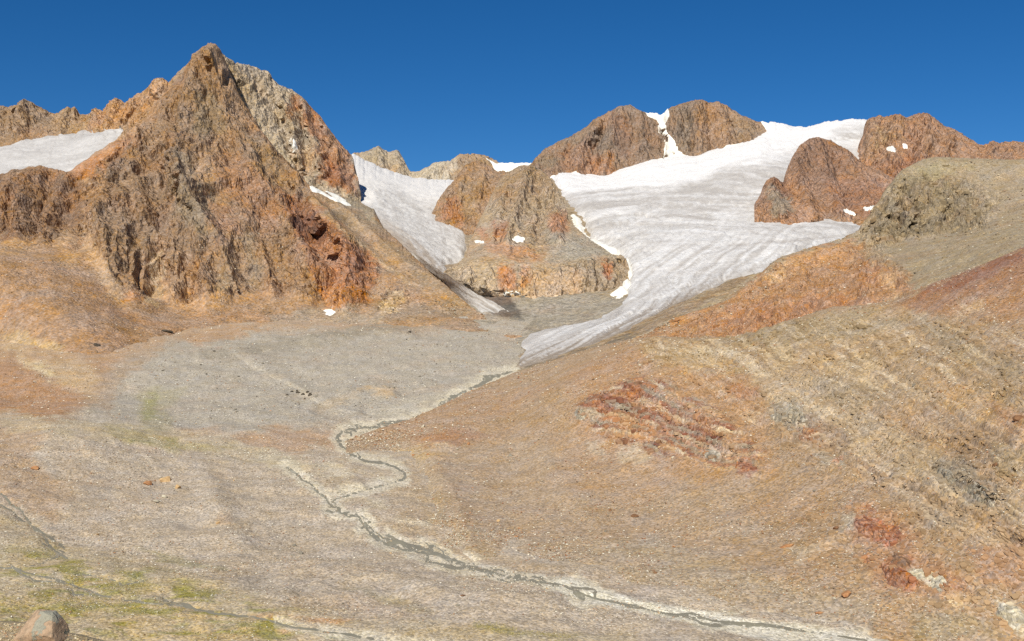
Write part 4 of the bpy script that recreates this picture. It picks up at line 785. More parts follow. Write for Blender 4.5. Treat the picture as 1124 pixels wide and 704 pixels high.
tint(L, (174,143,105), [
     ([(620,400),(700,380),(830,400),(850,520),(760,520),(640,490)], (184,140,94), 14, .7),
     ([(380,480),(480,445),(560,408),(640,382),(690,372),(640,400),(560,440),(470,480),(430,500),(380,500)], (176,148,114), 5, .7), ([(400,470),(500,432),(580,425),(620,420),(560,450),(480,490),(420,488)], (180,142,102), 6, .55), ([(440,488),(500,470),(540,480),(480,500)], (166,110,72), 5, .5), ([(410,500),(450,490),(490,485),(500,498),(455,512)], (200,172,126), 4, .65),
     ([(450,510),(560,480),(640,490),(640,560),(560,620),(490,600)], (180,156,126), 10, .7), ([(540,540),(680,520),(800,540),(860,600),(700,640),(560,600)], (180,154,122), 10, .6), ([(560,600),(720,590),(860,640),(960,660),(960,704),(850,680),(650,640)], (178,158,128), 10, .75), ([(620,480),(720,500),(780,520),(700,560),(600,530)], (182,146,108), 9, .45),
     ([(700,372),(860,352),(960,340),(1040,350),(1124,400),(1290,440),(1290,500),(1124,470),(900,420),(720,390)], (178,150,108), 8, .7), ([(760,372),(860,352),(940,340),(1000,352),(940,372),(830,380)], (160,142,106), 6, .6), ([(700,380),(800,385),(830,410),(720,405)], (178,150,100), 6, .6),
     ([(755,380),(800,382),(815,390),(770,388)], (208,190,156), 3, .7, .5), ([(840,380),(880,378),(870,400),(850,405)], (196,176,138), 4, .6), ([(800,390),(900,420),(1000,480),(1124,550),(1124,580),(980,520),(860,460)], (188,166,132), 7, .7), ([(870,385),(960,390),(1000,430),(940,420)], (190,164,122), 6, .6), ([(1000,400),(1124,450),(1124,490),(1040,450)], (194,156,106), 6, .7), ([(940,430),(1000,440),(1060,490),(1000,470)], (186,148,102), 5, .6), ([(880,410),(960,420),(990,450),(920,445)], (164,146,116), 5, .6),
     ([(1000,345),(1060,370),(1124,400),(1124,420),(1040,390)], (158,140,110), 5, .6), ([(980,335),(1040,305),(1124,270),(1290,240),(1290,330),(1124,345),(1040,345)], (160,112,76), 7, .8), ([(990,330),(1080,290),(1124,270),(1124,285),(1060,315)], (140,84,60), 4, .75), ([(1030,340),(1124,310),(1290,300),(1290,370),(1124,360)], (184,140,92), 6, .6), ([(1050,330),(1075,330),(1085,340),(1060,345)], (198,172,130), 4, .5),
     ([(632,450),(650,435),(680,424),(700,418),(735,432),(735,445),(700,440),(668,448)], (146,78,58), 4, .85), ([(680,418),(705,418),(710,430),(685,432)], (126,66,52), 3, .7), ([(690,448),(740,440),(790,462),(785,480),(740,485),(700,468)], (158,94,66), 5, .75), ([(640,448),(662,452),(664,466),(650,462),(636,455)], (168,160,142), 2.5, .7), ([(676,438),(700,440),(702,455),(680,452)], (150,142,120), 3, .7), ([(700,428),(735,430),(745,445),(735,450)], (170,158,134), 2.5, .6), ([(735,445),(760,450),(755,480),(738,478)], (162,148,128), 3, .5), ([(660,455),(720,465),(720,490),(690,490)], (194,146,92), 4, .6), ([(775,490),(830,498),(828,520),(780,512)], (190,160,128), 4, .7), ([(808,500),(822,505),(832,518),(812,520)], (150,66,48), 2.5, .8), ([(800,420),(830,428),(825,440),(800,432)], (186,116,64), 4, .6), ([(680,490),(720,492),(710,512),(680,505)], (208,188,152), 3, .6), ([(640,485),(665,488),(668,500),(645,500)], (196,184,160), 3, .5),
     ([(845,442),(880,440),(895,455),(880,478),(850,465)], (160,148,128), 4, .75), ([(875,470),(900,468),(905,485),(880,485)], (164,112,80), 3, .7), ([(880,450),(920,465),(940,490),(900,490)], (158,132,110), 4, .6), ([(895,500),(925,500),(930,512),(900,512)], (164,156,140), 3, .6), ([(914,502),(924,504),(922,512),(914,510)], (204,124,60), 2, .8),
     ([(1020,505),(1060,505),(1098,535),(1090,558),(1060,550),(1030,530)], (146,132,112), 4, .8), ([(1060,525),(1090,535),(1085,545),(1065,540)], (168,136,102), 3, .5), ([(960,520),(1040,550),(1124,600),(1124,620),(1000,560)], (186,162,130), 5, .6), ([(1000,548),(1030,560),(1060,580),(1020,575)], (150,136,120), 4, .5), ([(1090,490),(1124,490),(1124,530),(1095,520)], (160,140,96), 4, .6), ([(1085,440),(1124,455),(1124,480),(1100,468)], (182,128,80), 4, .6),
     ([(925,560),(950,552),(990,568),(1008,592),(1000,606),(960,604),(930,590)], (176,126,90), 7, .6), ([(940,604),(1000,604),(1060,630),(1066,652),(1010,654),(960,640)], (180,132,94), 7, .55),
     ([(940,568),(960,570),(985,585),(992,594),(975,598),(950,588),(938,578)], (170,78,46), 2.5, .9), ([(945,556),(965,562),(955,566)], (154,80,52), 2, .7), ([(965,622),(985,626),(1006,640),(995,644),(976,636)], (184,84,38), 2.5, .9), ([(942,608),(955,606),(958,618),(948,620)], (192,124,68), 2, .8), ([(970,610),(1000,612),(1005,622),(975,618)], (158,84,52), 2.5, .7), ([(992,624),(1020,628),(1035,636),(1030,642),(1005,634)], (206,198,178), 2.5, .8), ([(1028,628),(1050,636),(1056,646),(1045,642)], (160,94,60), 2, .7), ([(925,565),(938,560),(935,582),(922,584)], (190,182,162), 3, .6), ([(895,590),(920,588),(915,606),(898,602)], (206,172,130), 3, .6), ([(1095,655),(1112,660),(1130,680),(1130,704),(1105,675)], (206,192,162), 4, .8), ([(1040,655),(1060,656),(1062,668),(1045,670)], (200,166,120), 3, .6), ([(1060,600),(1124,600),(1124,650),(1080,640)], (172,122,82), 6, .55), ([(860,600),(900,600),(880,620)], (196,186,166), 4, .4), ([(1000,680),(1060,672),(1110,700),(1000,704)], (160,146,108), 6, .5)],
     hamt=.14, lam=34, warp=8, jit=.06, hue=((194,134,82), (168,150,124)), sc=(1, 1, .8))
band = zmask(L, [([(630,446),(655,430),(690,416),(740,426),(790,448),(838,498),(828,522),(770,508),(700,494),(645,472)], 1, 5)], 9, 40)
bu, bv = uv(L.P)
bq = bv - .3 * bu + 9 * fbm(L.P, 60, 3, seed=81) + 7 * np.sin(bu / 26.0) + 3 * fbm(L.P, 16, 4, .6, seed=82)
bl = np.array([C(142, 88, 66), C(192, 170, 136), C(176, 122, 80), C(150, 138, 118), C(146, 94, 70), C(206, 182, 144), C(176, 132, 90), C(130, 80, 62), C(164, 152, 132)])
bi = bq / 4.6; i0 = np.floor(bi).astype(int); fr = sstep(.35, .65, bi - i0)[..., None]
bc = bl[i0 % 9] * (1 - fr) + bl[(i0 + 1) % 9] * fr
a = (band * np.clip(.55 + .9 * fbm(L.P, 24, 4, .6, seed=83), 0, .95))[..., None]
L.col = L.col * (1 - a) + bc * a
st = np.clip(perlin(sq / 7, sp_ / 80, sq * 0 + 3) + .9 * perlin(sq / 3.0, sp_ / 60, sq * 0 + 13) + .6 * perlin(sq / 1.6, sp_ / 40, sq * 0 + 17), -1, 1)
sm_ = np.clip(.55 + 1.4 * perlin(sp_ / 60, sq / 22, sq * 0 + 31), .3, 1) * slab
a = (np.clip(st * 1.3, 0, 1) * sm_ * .75)[..., None]; L.col = L.col * (1 - a) + C(220, 198, 162) * a
a = (np.clip(-st * 1.3 - .1, 0, 1) * sm_ * .65)[..., None]; L.col = L.col * (1 - a) + C(150, 122, 90) * a
L.col = (L.col * .95 + .05 * L.col.mean(-1, keepdims=True)) * np.array([.92, .905, .93], np.float32)
u_, v_ = uv(L.P); SLAB, BAND = slab, band
bk = (sstep(9, -1, seg_dist(u_, v_, [(473,597),(533,619),(578,630),(617,633),(680,648),(736,662),(801,672),(870,680),(950,694)]) + 5 * fbm(L.P, 14, 4)) * .75)[..., None]
a = (sstep(34, 0, seg_dist(u_, v_, [(440,505),(455,520),(475,560),(480,597),(560,625),(650,640),(760,665)]) + 14 * fbm(L.P, 30, 4)) * .75)[..., None]
L.col = L.col * (1 - a) + C(176, 154, 124) * a
L.col = L.col * (1 - bk) + C(208, 196, 174) * bk
build('hillside_right', L, M_mid); L8 = L

# near slope below the camera
L = land(-500, 1700, rows_(
     [(-500,655,95),(-150,662,92),(0,677,90),(40,681,90),(80,692,90),(140,708,90),(200,716,90),(250,722,90),(300,726,88),(360,735,85),(600,760,80),(1124,770,80),(1700,760,80)],
     [(-500,692,72),(0,712,70),(140,736,68),(200,745,68),(360,750,65),(600,790,62),(1700,790,62)],
     [(-500,830,35),(600,930,34),(1700,900,34)], [(-500,1000,6),(600,1100,6),(1700,1000,6)]), 8.0, [(60,45),(8,3)], 10, (5, .5), 3, 260)
roughen(L, np.full(L.P.shape[:2], .25, np.float32), 2.0, 9, seed=35, soil=.3)
tint(L, (204,180,138), [([(0,662),(60,664),(80,680),(20,690),(-500,690)], (178,158,122), 6, .6), ([(0,690),(40,690),(60,704),(0,704)], (140,82,56), 5, .6), ([(90,676),(220,682),(230,690),(100,684)], (150,138,84), 3, .6), ([(100,685),(200,690),(240,704),(100,704)], (178,150,122), 5, .6), ([(75,690),(120,694),(140,704),(80,704)], (140,132,78), 4, .5)], hamt=.3, lam=7, jit=.1, warp=5)
build('near_slope', L, M_near, keep=(uv(L.P)[0] > -350) & (uv(L.P)[0] < 1450)); L0 = L

# wide ground far below, out to the horizon
me = mesh_from('ground', np.array([[-40000,-40000,-60],[40000,-40000,-60],[40000,40000,-60],[-40000,40000,-60]], float), np.array([[0,1,2,3]]), np.tile(C(165,145,115), (4, 1)), M_val)
tag(link('ground', me), kind='structure')

# ------------------------------------------------------------------ placing things on the land
def flat(Ls):
    P = np.concatenate([l.P[l.front] for l in Ls]); N = np.concatenate([normals(l.P)[l.front] for l in Ls])
    return P, N
ALLP, ALLN = flat([L7, L8, L9, L6, L5, L0, LR, LI])
ALLU, ALLV = uv(ALLP)
def spot(u, v, want=None):
    d = (ALLU - u) ** 2 + (ALLV - v) ** 2
    m = d < max(d.min() * 1.5, 6)
    i = np.where(m)[0]; i = i[np.argmin(ALLP[i, 1])]
    near = (d < 400) & (np.abs(ALLP[:, 1] - ALLP[i, 1]) < .08 * ALLP[i, 1])
    n = ALLN[near].mean(0)
    return ALLP[i], n / np.linalg.norm(n)

def rock_mesh(name, seed, sub=3, squash=(1, .8, .62), cut=7, mat=None, rough=.10):
    import bmesh
    bm = bmesh.new(); bmesh.ops.create_icosphere(bm, subdivisions=sub, radius=1)
    r = np.random.default_rng(seed)
    co = np.array([v.co[:] for v in bm.verts], np.float32)
    f = np.array([[v.index for v in fc.verts] for fc in bm.faces]); bm.free()
    for _ in range(cut):       # flat broken faces
        n = r.normal(size=3); n /= np.linalg.norm(n); h = r.uniform(.45, .8)
        d = co @ n - h; co = co - np.outer(np.maximum(d, 0) * .92, n).astype(np.float32)
    nn = fbm(co + seed, .8, 4, .6, seed=seed % 13)[:, None]
    co = co * (1 + rough * 2 * nn) * np.array(squash)
    return co, f
def stone_mat(name, c1, c2, scale=1.0, c3=None):
    m = bpy.data.materials.new(name); m.use_nodes = True
    t = m.node_tree; b = t.nodes['Principled BSDF']; b.inputs['Roughness'].default_value = .9; b.inputs['Specular IOR Level'].default_value = .15
    tc = t.nodes.new('ShaderNodeTexCoord'); n = t.nodes.new('ShaderNodeTexNoise')
    n.inputs['Scale'].default_value = 1.8 * scale; n.inputs['Detail'].default_value = 9; n.inputs['Roughness'].default_value = .7
    t.links.new(tc.outputs['Object'], n.inputs['Vector'])
    r = t.nodes.new('ShaderNodeValToRGB'); e = r.color_ramp.elements
    e[0].position = .32; e[1].position = .68
    e[0].color = (*C(*c1), 1); e[1].color = (*C(*c2), 1)
    if c3 is not None:
        x = e.new(.52); x.color = (*C(*c3), 1)
    t.links.new(n.outputs[0], r.inputs[0]); t.links.new(r.outputs[0], b.inputs['Base Color'])
    bp = t.nodes.new('ShaderNodeBump'); bp.inputs['Distance'].default_value = .12
    t.links.new(n.outputs[0], bp.inputs['Height']); t.links.new(bp.outputs[0], b.inputs['Normal'])
    return m
SM = dict(pale=stone_mat('pale_stone', (170,158,138), (214,204,186)), grey=stone_mat('grey_stone', (112,106,98), (160,152,140)), dark=stone_mat('dark_stone', (62,56,50), (98,88,78)),
          brown=stone_mat('brown_stone', (104,72,52), (150,112,82)), rust=stone_mat('rusty_stone', (146,92,62), (196,150,104)), red=stone_mat('red_stone', (128,76,56), (178,126,92), 1.6, (156,92,64)), tan=stone_mat('tan_stone', (176,140,100), (214,182,136)))
proto = {}
def stone_me(kind, k, sub=2):
    key = (kind, k, sub)
    if key not in proto:
        co, f = rock_mesh('boulder', 100 + k * 7, sub if sub < 3 else 4, [(1,.8,.7),(1,.9,.55),(1,.7,.8),(.9,1,.62)][k % 4], 9, rough=.1 if sub < 3 else .2)
        proto[key] = mesh_from('boulder', co, f, None, SM[kind], False)
    return proto[key]
def boulder(u, v, w, kind, label, group=None, name='boulder', k=None, sub=2, sink=.34, sz=(1, 1, 1), rot=None, cat='boulder'):
    if sub == 3: sink = .62; sz = (sz[0] * 1.15, sz[1], max(sz[2], .5))
    p, n = spot(u, v)
    r = w * p[1] / F / 2
    o = link(name, stone_me(kind, k if k is not None else random.randrange(8), sub))
    o.scale = (r * sz[0], r * sz[1], r * sz[2])
    nv = Vector([float(x) for x in n]); nv = nv.normalized()
    q = Vector((0, 0, 1)).rotation_difference(nv) @ Euler((random.uniform(-.15, .15), random.uniform(-.15, .15), rot if rot is not None else random.uniform(0, 6.28))).to_quaternion()
    o.rotation_euler = q.to_euler()
    pos = Vector([float(x) for x in p]) + nv * (r * .6 * sz[2] * (1 - 2 * sink))
    o.location = pos
    return tag(o, label, cat, group)

OUTC = dict(pale=((176,164,142), (216,204,182)), grey=((150,138,120), (194,180,158)), brown=((120,88,66), (162,122,90)), rust=((156,104,70), (196,148,102)), red=((140,86,62), (184,128,88)), tan=((182,146,104), (218,188,142)))
def outcrop(u, v, w, kind, label, name='rock_outcrop', asp=.6, ang=25, Lx=None):
    Lx = Lx or L8
    U, V = uv(Lx.P); a = math.radians(ang)
    t = np.linspace(0, 2 * math.pi, 15)[:-1]; rr = np.random.default_rng(int(u * 7 + v)).uniform(.72, 1.15, 14)
    ex, ey = np.cos(t) * w / 2 * rr, np.sin(t) * w / 2 * asp * rr
    poly = np.stack([u + ex * math.cos(a) - ey * math.sin(a), v + ex * math.sin(a) + ey * math.cos(a)], 1)
    n = fbm(Lx.P, 5.0, 4, .6, seed=u % 9)
    s = poly_sd(U, V, poly) + 4.2 * n
    s = np.where(np.hypot(U - u, V - v) < w * 1.2, s, -99)
    m = w * float(np.median(Lx.P[..., 1][s > 0])) / F
    q = -math.sin(math.radians(31)) * U + math.cos(math.radians(31)) * V
    def cf(P):
        k = sstep(-.5, .5, n + .7 * perlin(q / 3.0 + 3 * n, U / 30, q * 0))[..., None]
        c1, c2 = OUTC[kind]; return C(*c1, .85) * (1 - k) + C(*c2, .85) * k
    o = sheet(Lx, s, m * .05, 2.5, M_mid if Lx is L8 else M_rock, name, cf, .4, fbm(Lx.P, 4.5, 3, .6, True, u % 7) * m * .05 + .02 * m * (q / 4 - np.floor(q / 4)), rock=.8, facets=True)
    return tag(o, label, 'rock')
# the big boulder at the lower left
co, f = rock_mesh('boulder', 5, 5, (1, .9, .95), 6, rough=.05)
ang = 0
for n, h in (((.93, -.25, .28), .60), ((-.62, -.45, .64), .62), ((.15, -.85, .5), .72), ((.1, .1, 1), .86), ((-.3, -.9, .2), .8), ((.75, .1, .65), .74)):
    n = np.array(n) / np.linalg.norm(n); d = co @ n - h; co = co - np.outer(np.maximum(d, 0) * .95, n)
co = co + (fbm(co * 1.0, .35, 5, .6, seed=3)[:, None] * .035) * co
bmx = stone_mat('weathered_boulder', (128,116,102), (196,170,146), 1.2, (178,150,126))
me = mesh_from('rock_body', co * np.array([2.4, 1.9, 2.15]), f, None, bmx, False)
YB = 74.0
o = bpy.data.objects.new('large_boulder', None); scn.collection.objects.link(o); o.location = ((49 - CU) / F * YB, YB, CAMZ + (CV - 702) / F * YB); link('rock_body', me, o); tag(o, 'large weathered tan boulder with grey top in the lower left corner', 'boulder')

bo = o
fc = f; cen = co[fc].mean(1); nl = fbm(cen * 1.0, .5, 4, .6, seed=6)
for lo_, hi_, colr, lab in ((-.15, .75, (176,172,158), 'pale grey lichen along the ridge of the boulder'), (.5, 1.2, (104,100,92), 'dark patch of painted shade on the right of the boulder')):  # real lichen on the ridge; the right face's shade painted as a dark patch
    keepf = (cen[:, 2] > .12) & (cen[:, 0] > lo_) & (cen[:, 0] < hi_) & (nl + .5 * (cen[:, 2] - .35) > .12)
    if keepf.sum() > 6:
        cc, ff, _ = compact(co * 1.006 * np.array([2.4, 1.9, 2.15]), fc[keepf], None)
        lo2 = link('lichen_shade_patch', mesh_from('lichen_shade_patch', cc, ff, None, stone_mat('lichen', tuple(int(x * .85) for x in colr), colr, 3), False), bo); lo2['label'] = lab  # one material recipe for both the lichen and the painted shade
# single rocks that stand out
boulder(916, 579, 9, 'brown', 'dark brown boulder left of the upper red rock slab', k=1)
boulder(1118, 459, 16, 'brown', 'big brown boulder at the right edge of the picture', k=2, sz=(1.2,1,.8))
boulder(1094, 509, 9, 'brown', 'brown block on the greenish ledge below the big right edge boulder', k=3)
boulder(1002, 423, 6, 'grey', 'small grey boulder on the smooth slabs high on the right hillside', k=0)
boulder(929, 651, 15, 'rust', 'orange rounded rock left of the lower red slab', k=4, sz=(1.2,1,.8))
boulder(899, 671, 9, 'rust', 'orange flat stone lying near the pale stream bank', k=5, sz=(1.3,1,.6))
boulder(863, 598, 12, 'rust', 'reddish brown stone pile rock on the lower hillside', k=6, sz=(1.5,1,.6))
boulder(696, 565, 10, 'brown', 'reddish brown stone in the middle of the scree slope', k=1, sz=(1.4,1,.7)); boulder(669, 559, 6, 'brown', 'small brown stone left of the reddish stone mid slope', k=2)
boulder(719, 627, 6, 'brown', 'small brown stone above the stream on the lower scree', k=3)
outcrop(873, 455, 28, 'grey', 'cracked grey rock knob on the right hillside', 'rock_outcrop', 0.7, 20)
outcrop(853, 458, 18, 'grey', 'smaller grey rock knob left of the cracked knob', 'rock_outcrop', 0.7, 20)
outcrop(889, 474, 19, 'rust', 'rusty rock hump below the cracked grey knob', 'rock_outcrop', 0.7, 20)
outcrop(637, 455, 16, 'grey', 'grey rock nose at the left end of the red banded outcrop', 'rock_outcrop', 0.7, 20)
outcrop(661, 447, 24, 'red', 'dark red rock at the left of the red banded outcrop', 'rock_outcrop', 0.7, 20)
outcrop(694, 430, 26, 'red', 'topmost dark red hump of the red banded outcrop', 'rock_outcrop', 0.7, 20)
outcrop(782, 500, 20, 'grey', 'pale grey rounded rock at the lower right of the red outcrop', 'rock_outcrop', 0.7, 20)
outcrop(815, 512, 19, 'red', 'bright red rock at the low right end of the red outcrop', 'rock_outcrop', 0.7, 20)
outcrop(776, 464, 19, 'rust', 'red rock bulge at the right of the banded outcrop', 'rock_outcrop', 0.7, 20)
outcrop(955, 579, 45, 'red', 'upper large red slab on the lower right slope', 'rock_slab', 0.5, 32)
outcrop(980, 584, 29, 'red', 'red slab touching the right side of the upper red slab', 'rock_slab', 0.5, 32)
outcrop(985, 634, 45, 'red', 'lower orange red slab on the lower right slope', 'rock_slab', 0.5, 32)
outcrop(1006, 630, 27, 'pale', 'whitish slab just right of the lower red slab', 'rock_slab', 0.5, 32)
outcrop(1028, 636, 29, 'pale', 'long whitish slab between the lower red slab and the brown slab', 'rock_slab', 0.5, 32)
outcrop(1027, 644, 18, 'pale', 'small whitish slab under the long whitish slab', 'rock_slab', 0.5, 32)
outcrop(1046, 638, 29, 'rust', 'narrow reddish brown slab right of the whitish slabs', 'rock_slab', 0.5, 32)
outcrop(950, 613, 17, 'rust', 'orange rock between the two large red slabs', 'rock_slab', 0.5, 32)
outcrop(990, 617, 29, 'brown', 'brown ledge above the lower red slab', 'rock_slab', 0.5, 32)
outcrop(1111, 676, 48, 'pale', 'large pale bare slab in the lower right corner', 'rock_slab', 0.5, 32)
outcrop(1049, 663, 21, 'tan', 'tan split rock left of the corner slab', 'rock_slab', 0.5, 32)
outcrop(1078, 543, 40, 'grey', 'dark grey broken slab near the right edge', 'rock_slab', 0.5, 32)
outcrop(1040, 522, 29, 'grey', 'grey broken slab left of the dark grey slab', 'rock_slab', 0.5, 32)
outcrop(437, 325, 16, 'tan', 'upper pale tan rock sticking out of the moraine slope', 'rock_outcrop', 0.7, 20, Lx=L6)
outcrop(426, 337, 21, 'tan', 'lower pale tan rock sticking out of the moraine slope', 'rock_outcrop', 0.7, 20, Lx=L6)
boulder(182, 545, 9, 'pale', 'white block in the middle of the left rock cluster', k=1); boulder(196, 534, 10, 'tan', 'pale tan block at the right of the left rock cluster', k=2); boulder(184, 527, 14, 'tan', 'fan shaped tan rock topping the left rock cluster', k=3, sz=(1,1,1.1)); boulder(163, 530, 13, 'rust', 'orange rock at the left of the left rock cluster', k=4, sz=(1.3,1,.7)); boulder(173, 549, 9, 'pale', 'flat white stone at the foot of the left rock cluster', k=5, sz=(1.4,1,.5)); boulder(237, 574, 6, 'tan', 'pale tan stone beside the brown patch on the left moraine', k=1)
boulder(38, 513, 12, 'rust', 'rusty brown rock near the left edge', k=2, sz=(1.3,1,.7)); boulder(107, 378, 9, 'dark', 'dark boulder at the foot of the orange talus', k=3, sz=(1.2,1,.8)); boulder(185, 363, 10, 'dark', 'flat dark boulder on the upper rim of the grey basin', k=4, sz=(1.4,1,.6)); boulder(236, 386, 4, 'dark', 'small black rock on the upper left of the grey basin', k=1)
boulder(449, 363, 5, 'dark', 'small black rock at the foot of the moraine below the glacier', k=1)
for x, y, w in ((316,433,4),(319,429,4),(328,429,5),(332,432,5),(336,430,5),(339,434,6),(340,431,4),(334,436,4),(324,431,3)):
    boulder(x, y, w, 'dark', 'black rock in the tight cluster on the grey basin floor', 'black rock cluster in the basin')
for x, y, w in ((258,448,5),(261,451,4),(255,446,4)): boulder(x, y, w, 'grey', 'grey rock in the trio left of the black cluster', 'grey rock trio')
for x, y, w in ((324,598,7),(331,606,8),(322,608,5)): boulder(x, y, w, 'grey', 'grey boulder on the gravel left of the stream bend', 'grey boulders left of the stream')
boulder(464, 467, 7, 'pale', 'pale block on the orange slope above the stream', k=1); boulder(516, 486, 6, 'rust', 'rusty boulder below the pale block', k=2); boulder(560, 499, 6, 'grey', 'grey boulder right of the rusty boulder mid slope', k=3); boulder(453, 498, 5, 'rust', 'left orange stone on the tan hump by the stream', k=3); boulder(469, 497, 5, 'rust', 'right orange stone on the tan hump by the stream', k=5); boulder(508, 652, 6, 'brown', 'brown stone on the gravel below the stream', k=5, sz=(1.4,1,.6)); boulder(504, 663, 6, 'grey', 'grey stone below the brown stone near the bottom edge', k=6)

# scattered boulders, told apart only by the slope they lie on
AREAS = [('boulder among the scree of the right hillside', 'boulders on the right hillside', L8, 110, (2.6, 5.5), ['pale','pale','tan','brown','rust','grey']),
         ('boulder lying on the valley floor gravel', 'boulders on the valley floor', L7, 90, (2.2, 4.5), ['pale','pale','grey','tan','brown']),
         ('boulder on the grey gravel of the basin', 'boulders on the basin floor', L7, 26, (2.6, 5.0), ['dark','grey']),
         ('boulder on the greenish knoll and orange hill', 'boulders on the knoll', L9, 40, (2.4, 4.2), ['brown','pale','tan','rust','dark'])]
for lab, grp, Lx, cnt, (a, b), kinds in AREAS:
    U, V = uv(Lx.P); ok = Lx.front & (U > 4) & (U < 1120) & (V > 180) & (V < 700)
    if Lx is L7: ok &= (V > 372) & ((U < 470) | (V > 625)) & (V > 480)
    if 'basin' in grp: ok = Lx.front & (U > 150) & (U < 500) & (V > 368) & (V < 455)
    idx = np.argwhere(ok); N = normals(Lx.P)
    pick = idx[rng.choice(len(idx), cnt, replace=False)]
    for i, j in pick:
        p = Lx.P[i, j]; r = (a + (b - a) * rng.random() ** 2.5) * p[1] / F / 2
        kd = kinds[rng.integers(len(kinds))]; adj = dict(pale='pale whitish', grey='grey', tan='tan', brown='brown', rust='rusty orange', dark='dark')[kd]
        o = link('boulder', stone_me(kd, int(rng.integers(8)), 1))
        o.location = (float(p[0]), float(p[1]), float(p[2]) + r * .25)
        o.scale = (r * rng.uniform(.8, 1.3), r, r * rng.uniform(.7, 1)); o.rotation_euler = (rng.uniform(-.4, .4), rng.uniform(-.4, .4), rng.uniform(0, 6.28))
        tag(o, adj + ' ' + lab, 'boulder', adj + ' ' + grp)

# loose stones: too many to count
def stones(name, Lx, cnt, lo, hi, cols, okf, seed):
    r = np.random.default_rng(seed)
    U, V = uv(Lx.P); ok = Lx.front & okf(U, V)
    idx = np.argwhere(ok); dens = np.clip(.55 + 1.3 * fbm(Lx.P[ok], 45, 4, seed=seed), .05, 2)
    pick = r.choice(len(idx), cnt, p=dens / dens.sum()); ij = idx[pick]
    p = Lx.P[ij[:, 0], ij[:, 1]].copy()
    cell = p[:, 1] / F * Lx.res
    p[:, 0] += r.uniform(-.5, .5, cnt) * cell
    w = r.random(cnt)[:, None]; i2 = np.minimum(ij[:, 0] + 1, Lx.P.shape[0] - 1); p += (Lx.P[i2, ij[:, 1]] - Lx.P[ij[:, 0], ij[:, 1]]) * w
    rad = (lo + (hi - lo) * r.random(cnt) ** 3.2) * p[:, 1] / F / 2
    base = np.array([[1,0,0],[-1,0,0],[0,1,0],[0,-1,0],[0,0,1],[0,0,-1],[.6,.6,.5],[-.6,-.5,.55]], np.float32)
    tri = np.array([[6,4,0],[6,0,2],[6,2,4],[2,1,4],[7,4,1],[7,1,3],[7,3,4],[3,0,4]])
    th = r.uniform(0, 6.28, cnt); c, s = np.cos(th), np.sin(th)
    b = base[None] * r.uniform(.6, 1.25, (cnt, 8, 1)) * np.stack([rad * r.uniform(.8, 1.5, cnt), rad, rad * r.uniform(.6, 1, cnt)], -1)[:, None, :]
    x = b[..., 0] * c[:, None] - b[..., 1] * s[:, None]; y = b[..., 0] * s[:, None] + b[..., 1] * c[:, None]
    co = np.stack([x, y, b[..., 2] + rad[:, None] * .35], -1) + p[:, None, :]
    f = (tri[None] + (np.arange(cnt) * 8)[:, None, None]).reshape(-1, 3)
    pal = np.array([C(*q) for q in cols]); col = pal[r.integers(len(pal), size=cnt)] * r.uniform(.8, 1.15, (cnt, 1))
    gc = Lx.col[ij[:, 0], ij[:, 1]]; col = col * .74 + gc * .26
    col = np.repeat(np.clip(col, 0, .85)[:, None, :], 8, 1).reshape(-1, 3)
    o = link(name, mesh_from(name, co.reshape(-1, 3), f, col, M_stone, False)); tag(o, kind='stuff')
def vc_mat():
    m = bpy.data.materials.new('loose_stone'); m.use_nodes = True; t = m.node_tree; b = t.nodes['Principled BSDF']
    b.inputs['Roughness'].default_value = .9; b.inputs['Specular IOR Level'].default_value = .15
    at = t.nodes.new('ShaderNodeAttribute'); at.attribute_name = 'tint'
    n = t.nodes.new('ShaderNodeTexNoise'); n.inputs['Scale'].default_value = 3; tc = t.nodes.new('ShaderNodeTexCoord'); t.links.new(tc.outputs['Object'], n.inputs['Vector'])
    r = t.nodes.new('ShaderNodeMapRange'); r.inputs[3].default_value = .8; r.inputs[4].default_value = 1.2; t.links.new(n.outputs[0], r.inputs[0])
    mx = t.nodes.new('ShaderNodeVectorMath'); mx.operation = 'SCALE'; t.links.new(at.outputs['Color'], mx.inputs[0]); t.links.new(r.outputs[0], mx.inputs['Scale'])
    t.links.new(mx.outputs[0], b.inputs['Base Color']); return m
M_stone = vc_mat()
PAL = [(214,206,190),(200,188,168),(226,220,208),(150,140,124),(120,104,88),(170,120,84),(186,160,126)]
stones('scree', L8, 30000, .75, 2.6, PAL + [(230,224,212),(160,100,68)], lambda U, V: (U < 1180) & (V < 720), 51)
stones('gravel', L7, 30000, .7, 2.3, PAL + [(234,230,222)] + [(226,220,208)], lambda U, V: (U > -40) & (U < 1180) & (V > 352) & (V < 715) & ((U < 480) | (V > 620) | (V < 410)), 52)
stones('scree', L9, 7000, .6, 2.6, PAL + [(90,78,66)], lambda U, V: (U < 1180), 53)
stones('scree', L6, 7000, .5, 2.0, PAL + [(84,70,60)], lambda U, V: (U > -40) & (V > 255), 54)
stones('scree', L0, 6000, 1.0, 3.6, [(200,182,150),(186,168,138),(214,204,186),(160,146,120),(176,128,96)], lambda U, V: (U > -60) & (U < 420) & (V < 730) & (L0.tc > 5), 55)
stones('scree', L5, 2200, .5, 1.6, PAL, lambda U, V: V < 295, 56)

